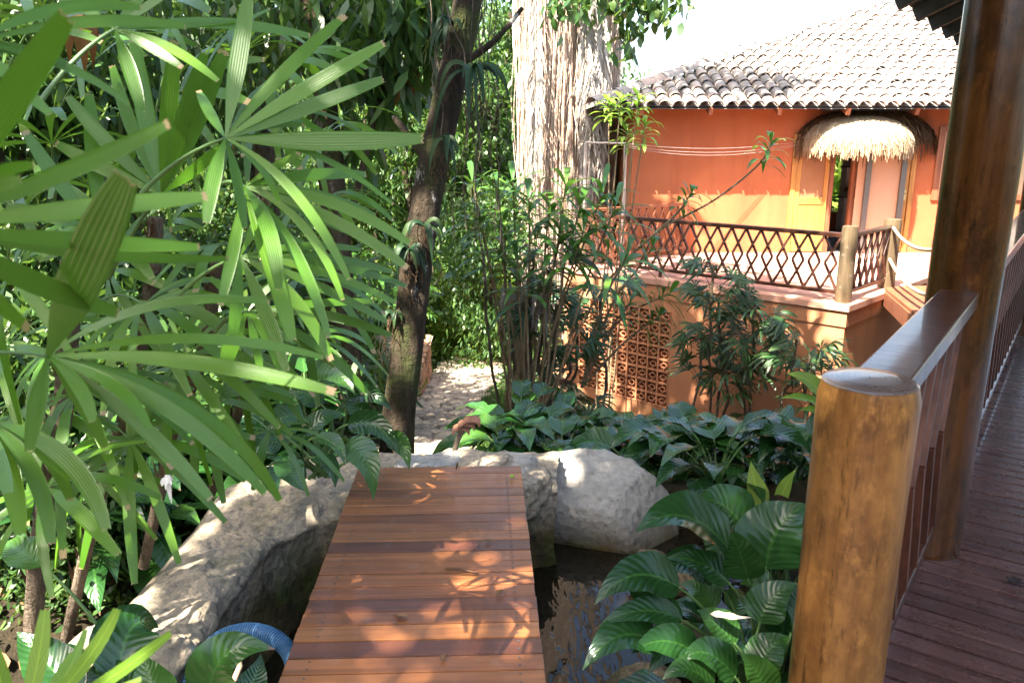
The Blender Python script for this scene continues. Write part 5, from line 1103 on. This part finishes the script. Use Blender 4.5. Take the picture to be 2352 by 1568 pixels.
# ------------------------------------------------------------------ forest behind
gf = np.random.default_rng(41)
def template(name, label, cat, H, r0, clumps, L, w, mat, tmat, n, group, seed, droop=.6, lean=.15, limbs=5):
    root = thing(name, label, cat, (0, 0, 0), group); g = np.random.default_rng(seed)
    mb = MB(); S = wiggle((0, 0, -.4), (g.uniform(-lean, lean) * H, g.uniform(-lean, lean) * H, H), 26, H * .05, seed); trunk(mb, S, np.linspace(r0, r0 * .4, 26), 10, seed, .15)
    for i in range(limbs):
        c = clumps[i % len(clumps)][0]; a = S[int(g.integers(8, 20))]; mb.tube(bez(a, (a + np.array(c)) / 2 + UP * .3, c, 9), np.linspace(r0 * .4, r0 * .1, 9), 6)
    mb.build('trunk', MAT[tmat], root)
    mb = MB(); cloud(mb, clumps, L, w, g, 12, droop, .2); mb.build('crown', MAT[mat], root); return root
def clumpset(g, H0, H1, r, m, cr, n): return [((*(g.normal(size=2) * r * .55), g.uniform(H0, H1)), (cr * g.uniform(.6, 1.2), cr * g.uniform(.6, 1.2), cr * .6), n) for _ in range(m)]
G1 = 'trees of the wood behind the garden'
T = {}
T['dark'] = template('forest_tree', 'dark green broad-leaved tree in the wood behind the garden', 'tree', 9, .16, clumpset(gf, 1.5, 9, 2.4, 30, .85, 190), .22, .09, 'treeleaf', 'barkdark', 0, G1, 51)
T['sunny'] = template('forest_tree', 'light green sunlit tree in the wood behind the garden', 'tree', 8, .13, clumpset(gf, 1.0, 8, 2.2, 28, .8, 190), .20, .085, 'treeleafb', 'barkpale', 0, G1, 52)
T['low'] = template('understory_tree', 'slender dark understory tree with hanging leaves in the wood behind the garden', 'tree', 5, .07, clumpset(gf, .4, 5, 1.2, 26, .5, 140), .17, .06, 'treeleaf', 'barkdark', 0, 'understory trees of the wood', 53, .9)
T['bush'] = template('leafy_bush', 'bright green leafy bush at the edge of the wood', 'bush', 1.6, .03, clumpset(gf, .1, 1.7, .9, 22, .4, 110), .13, .055, 'treeleafb', 'barkpale', 0, 'bushes at the wood edge', 54, .4)
T['darkbush'] = template('leafy_bush', 'dark leafy bush under the trees', 'bush', 1.6, .03, clumpset(gf, .1, 1.8, .9, 22, .4, 110), .15, .06, 'treeleaf', 'barkdark', 0, 'dark bushes under the trees', 55, .5)
def areca(seed, H, nfr, L, label, mat, group, name='areca_palm'):
    root = thing(name, label, 'palm', (0, 0, 0), group); g = np.random.default_rng(seed)
    for i in range(nfr):
        a = i * 2.4 + g.uniform(-.3, .3); o = np.array((math.cos(a), math.sin(a), 0)); e = g.uniform(.3, 1); b = o * .08
        S = bez(b, b + o * L * .3 * e + UP * (H * g.uniform(.7, 1.1)), b + o * L * (.5 + .5 * e) + UP * H * g.uniform(.25, .8), 40); mb = MB(); mb.tube(S, np.linspace(.018, .005, 40), 5)
        for k in range(9, 40):
            for s in (-1, 1):
                T_ = nz(S[min(k + 1, 39)] - S[k - 1]); sd = nz(np.cross(T_, UP)) * s; l = L * .30 * math.sin(np.pi * ((k - 8) / 33) ** .7 * .92 + .15)
                d = nz(sd + T_ * .7 + UP * .15); p = S[k]
                mb.ribbon(bez(p, p + d * l * .6, p + d * l - UP * l * .28, 4), np.array([.012, .018, .014, .002]), UP + sd * .3, None, 2, rnd=g.random())
        mb.build('frond', MAT[mat], root)
    return root
T['areca'] = areca(61, 2.0, 12, 1.9, 'feathery yellow-green palm among the sunny undergrowth', 'fern', 'feathery palms in the undergrowth')
T['areca2'] = areca(62, 3.4, 11, 2.4, 'tall dark feathery palm in the wood', 'treeleaf', 'tall feathery palms in the wood')
first = {}
def put(k, px, f, sc=1.0, z=None):
    x = (px - CX) / FP * f * 1.03; zz_ = float(gz(x, f)) - .05 if z is None else z; rz = float(gf.uniform(0, 6.28)); sc = sc * float(gf.uniform(.85, 1.15))
    if k not in first: o = T[k]; first[k] = 1; o.location = (x, f, zz_); o.rotation_euler.z = rz; o.scale = (sc,) * 3
    else: copy_tree(T[k], (x, f, zz_), rz, sc)
for px, f in [(1085, 16.5), (1060, 17.5), (1120, 18.5), (1150, 16.5), (1040, 19.5), (1100, 20), (1180, 20), (960, 17), (1000, 19)]: put('bush', px, f, .85)
for px, f in [(740, 10.5), (720, 12), (760, 11), (700, 12.5), (650, 10), (690, 15.5)]: put('bush', px, f, .8)
for px, f in [(800, 16.5), (870, 18), (760, 15), (980, 22), (700, 15), (1030, 24), (760, 18), (600, 13), (930, 20), (700, 12.2)]: put('areca', px, f, 1.0)
for px, f in [(430, 4.9), (110, 3.9), (20, 3.6), (480, 5.2)]: put('darkbush', px, f, .36)
for px, f in [(-300, 4.5), (-500, 5.2), (-150, 5.6), (-700, 4.2), (-350, 6.5), (-900, 5.5), (-1400, 4.0), (-1100, 3.2), (-1800, 3.4)]: put('darkbush', px, f, .8)
for px, f in [(480, 8), (380, 7), (560, 9), (300, 8), (200, 7), (100, 8), (20, 7), (620, 7.5), (690, 9), (450, 11), (250, 11), (80, 11)]: put('darkbush', px, f, .9)
for px, f in [(1150, 15.5), (1110, 16), (1140, 22)]: put('low', px, f, .8)
for px, f in [(200, 6.5), (420, 7.5), (60, 6.5), (540, 10), (330, 10), (120, 10), (690, 13), (640, 17), (850, 19), (960, 24), (1060, 26), (1130, 25), (780, 24), (1000, 30), (900, 28), (500, 14), (260, 15), (20, 14), (1210, 24), (1090, 31), (730, 20)]: put('low', px, f)
for px, f in [(-250, 8), (-500, 9), (-100, 12), (-750, 7), (-350, 13), (-1100, 7), (-1500, 6)]: put('low', px, f)
for px, f in [(100, 18), (350, 17), (600, 22), (820, 27), (950, 33), (1100, 29), (1190, 27), (1040, 37), (700, 32), (450, 26), (200, 28), (0, 24), (-120, 18), (870, 38), (1260, 33), (1180, 38), (550, 36), (300, 37), (1010, 22.5)]: put('dark', px, f)
for px, f in [(1080, 19.8), (1175, 20.5), (1010, 19.2)]: put('dark', px, f, .9)
for px, f in [(880, 23), (760, 29), (1000, 27), (920, 36), (660, 26), (500, 31), (1120, 35), (1230, 37), (400, 22), (250, 22), (1420, 30), (1395, 36), (1475, 33), (1440, 40)]: put('sunny', px, f, .9 if px < 1300 else .62)
for px, f in [(960, 18.5), (690, 20), (1090, 22.5), (540, 18), (840, 21.5)]: put('areca2', px, f)
for px, f in [(1400, 24), (1440, 27)]: put('bush', px, f, 1.6)
mb = MB(); g = np.random.default_rng(77); n = 52000
f_ = g.uniform(42, 60, n); a_ = g.uniform(-.85, .85, n); h_ = g.uniform(0, 1, n) ** .8
hill = 9.5 + 3.0 * vnoise(np.stack([a_ * 7, a_ * 0, a_ * 0], -1), 5)
hill = np.where(a_ > .08, hill * .50, hill * .8)
leaves(mb, np.stack([np.sin(a_) * f_, np.cos(a_) * f_, -3.5 + h_ * hill], -1), .75, .42, g, .5)
tag(mb.build('distant_wood', MAT['treeleafb']), 'mass of far trees closing the view behind the wood', 'woodland', None, 'stuff')

mb = MB(); g = np.random.default_rng(78); n = 15000; a_ = np.where(g.random(n) < .72, g.uniform(R(178), R(292), n), g.uniform(R(120), R(178), n)); q_ = g.uniform(8.0, 13.0, n)
leaves(mb, np.stack([np.sin(a_) * q_, np.cos(a_) * q_, np.where(a_ < R(205), g.uniform(-1.0, 3.2, n), g.uniform(-1, 8.5, n))], -1), .8, .45, g, .6); tag(mb.build('unseen_shade_wood', MAT['treeleaf']), 'unseen mass of dark trees behind and left of the viewer, added to dim the skylight', 'woodland', None, 'stuff')  # leaf ring out of view, added to hold back light from the sky
# ground cover
mb = MB(); g = np.random.default_rng(88)
n = 60000; x = g.uniform(-7, 3.2, n); y = g.uniform(1.2, 20, n)
pc = np.interp(y, PATH[:, 0], PATH[:, 1]); pw = np.interp(y, PATH[:, 0], PATH[:, 2]); P = np.stack([x, y, x * 0], -1)
ok = (np.abs(x - pc) > pw + .02) & ~((x > -1.6) & (y < 4.5)) & (fbm(P * .9, 3, 12) > -.22) & ~((y < 5) & (x < -1.4) & (g.random(n) < .88)) & ~((x > .6) & (y > 11)) & ~((x < -1.4) & (x > -3.2) & (y > 11.3) & (y < 14))
x, y = x[ok], y[ok]; leaves(mb, np.stack([x, y, gz(x, y) + g.uniform(0, .10, len(x))], -1), .085, .04, g, .1, .2)
tag(mb.build('ground_cover', MAT['treeleaf']), 'low carpet of small leaves over the ground', 'ground cover', None, 'stuff')
mb = MB(); n = 9000; x = np.concatenate([g.uniform(-2.4, 2.5, n), g.uniform(-.5, .3, n // 2)]); y = np.concatenate([g.uniform(17.2, 21, n), g.uniform(6.5, 12, n // 2)]); pc = np.interp(y, PATH[:, 0], PATH[:, 1]); pw = np.interp(y, PATH[:, 0], PATH[:, 2])
ok = (np.abs(x - pc) > pw) | (y > 18.7); x, y = x[ok], y[ok]
for i in range(len(x)):
    p = np.array((x[i], y[i], float(0))); 
zs = gz(x, y); k = len(x); a = g.uniform(0, 6.28, k); o = np.stack([np.cos(a), np.sin(a), 0 * a], -1) * .05; B = np.stack([x, y, zs], -1); s = np.stack([-np.sin(a), np.cos(a), 0 * a], -1) * .006; h = np.stack([0 * a, 0 * a, g.uniform(.08, .2, k)], -1)
V = np.stack([B - s, B + s, B + o + h], 1).reshape(-1, 3); mb.add(V, np.arange(3 * k).reshape(-1, 3), rnd=np.repeat(g.uniform(0, 1, k), 3))
tag(mb.build('grass', MAT['grass']), 'tufts of grass beside the path', 'grass', None, 'stuff')
mb = MB(); n = 1500; x = g.uniform(-7, 4.5, n); y = g.uniform(1.5, 16, n); ok = ~((x > -1.6) & (x < 1.3) & (y < 4.4)); x, y = x[ok], y[ok]
leaves(mb, np.stack([x, y, gz(x, y) + .03], -1), .13, .06, g, .0, .05, .2); tag(mb.build('leaf_litter', MAT['drybrown']), 'scattered dry brown leaves on the soil', 'leaf litter', None, 'stuff')

# ------------------------------------------------------------------ small things
S = spline([W(400, 1680, 2.3), W(428, 1590, 2.42), W(456, 1520, 2.5), W(502, 1468, 2.55), W(562, 1448, 2.55), W(620, 1458, 2.5), W(662, 1492, 2.45), W(676, 1540, 2.38), W(662, 1610, 2.3), W(640, 1720, 2.2)], 520)
hz_ = thing('hose', 'looped blue ribbed hose at the left edge of the footbridge', 'hose', S[260]); mb = MB(); mb.tube(S, .027 + .0038 * np.sin(np.arange(520) * 2 * np.pi / 5.2), 16); mb.build('tube', MAT['hose'], hz_)
mb = MB(); trunk(mb, wiggle(W(540, 1560, 2.42), W(554, 1472, 2.45), 10, .02, 3), np.full(10, .011), 8, 2); tag(mb.build('broken_stick', MAT['stick']), 'short broken stick poking up inside the loop of the blue hose', 'stick')
mb = MB(); lilyblade(mb, bez(W(686, 1545, 2.3), W(690, 1520, 2.28), W(708, 1498, 2.3), 10), .055, tocam(W(690, 1520, 2.3)), gt, .05, .15); tag(mb.build('fallen_leaf', MAT['lily']), 'round dull green leaf stuck to the hose at the bridge edge', 'leaf')
st = thing('garden_stake', 'weathered stake topped with curved terracotta pieces behind the bridge end stones', 'stake', W(1035, 1055, 4.7)); mb = MB(); trunk(mb, wiggle(W(1030, 1075, 4.7), W(1062, 985, 4.75), 8, .01, 1), np.full(8, .018), 8, 2); mb.build('shaft', MAT['stick'], st)
for i, (px, py) in enumerate([(1060, 990), (1072, 980), (1084, 972)]):
    c = W(px, py, 4.72); mb = MB(); t = np.linspace(-.2, np.pi + .2, 12); V = np.array([[c + np.array((.055 * math.cos(q) * s, -.05 + .04 * j, .03 * math.sin(q) * s + .012 * j)) for q in t] for s, j in ((1, 0), (1, 1.6), (.78, 1.6), (.78, 0), (1, 0))]); mb.grid(V, smooth=False); mb.build('clay_piece', MAT['clay'], st)
def bits(name, mat, pts, lab, cat, r=.004):
    mb = MB(); mb.tube([np.array(p) for p in pts], r, 6); tag(mb.build(name, MAT[mat]), lab, cat)
bits('twig', 'twig', [WZ(1022, 1304, .006), WZ(1060, 1306, .009), WZ(1098, 1315, .006)], 'thin brown twig lying across the middle of the footbridge', 'twig', .004)
bits('twig', 'twig', [WZ(1048, 1076, .01), WZ(1050, 1068, .04), WZ(1051, 1062, .06)], 'tiny upright twig at the far end of the footbridge', 'twig', .004)
bits('twig', 'twig', [WZ(905, 1410, .005), WZ(922, 1418, .007), WZ(934, 1421, .005)], 'short curved twig on the nearer planks of the footbridge', 'twig', .0025)
bits('twig', 'twig', [WZ(1218, 1168, .006), WZ(1228, 1172, .006)], 'bent bit of twig on the right side of the far planks', 'twig', .003)
mb = MB(); rockmesh(mb, WZ(1176, 1093, .014), (.010, .010, .008), 3, .05, (8, 12)); tag(mb.build('fallen_fruit', MAT['bright']), 'tiny round green fruit on the far right planks of the footbridge', 'fruit')
for px, py, s, lab in [(925, 1416, .02, 'small curled dry leaf on the nearer left planks'), (1018, 1508, .018, 'pale brown crumpled leaf low on the footbridge'), (990, 1140, .014, 'speck of dry leaf on the dark far planks'), (1040, 1142, .012, 'tiny dry leaf on the wet-looking planks'), (1125, 1242, .016, 'curled brown leaf right of the middle of the footbridge'), (968, 1316, .012, 'greenish leaf scrap left of the long twig'), (1150, 1360, .02, 'brown flake on the right of the darker planks'), (1140, 1312, .010, 'little brown crumb beside the long twig')]:
    p = WZ(px, py, .008); mb = MB(); a = gt.uniform(0, 6.28); d = np.array((math.cos(a), math.sin(a), 0)) * s; lilyblade(mb, bez(p - d, p + UP * s * .5, p + d, 8), s * 1.1, UP, gt, .3, .5); tag(mb.build('dry_leaf', MAT['drybrown']), lab, 'leaf', 'scraps on the footbridge')
p = WZ(2330, 1336, .012); mb = MB()
for a in (.2, 1.2, 2.3, 3.4, 4.4, 5.4):
    d = np.array((math.cos(a), math.sin(a), 0)) * .035; mb.ribbon(bez(p, p + d * .6 + UP * .015, p + d + UP * .004, 7), np.array([.004, .007, .009, .008, .006, .004, .001]), UP, None, 3, rnd=.5)
tag(mb.build('dry_leaf', MAT['dryblack']), 'black shrivelled leaf lying on the dark boardwalk', 'leaf')
p = W(385, 1098, 1.9); mb = MB()
for k in range(12):
    d = nz(gt.normal(size=3)) * .018; mb.ribbon(bez(p, p + d * .6, p + d - UP * .012, 5), np.array([.003, .005, .005, .003, .001]), tocam(p), None, 2, rnd=.5)
mb.ribbon(bez(p, p - UP * .03, p - UP * .07 + (.004, 0, 0), 6), np.array([.004, .005, .006, .005, .003, .001]), tocam(p), None, 2); tag(mb.build('withered_flower', MAT['petal']), 'small withered white flower caught on a palm leaf tip', 'flower')
mb = MB()
for px, py, f in [(170, 55, 2.4), (185, 95, 2.5), (150, 70, 2.5), (205, 80, 2.6)]:
    q = W(px, py, f); lilyblade(mb, bez(q + UP * .08, q + (.03, -.03, 0), q - UP * .10, 9), .042, tocam(q), gt)
tag(mb.build('orange_leaf_spray', MAT['oldleaf']), 'spray of orange dying leaves behind the top left palm fronds', 'leaves')
for o in list(bpy.data.objects):
    if '_w' in o: del o['_w']
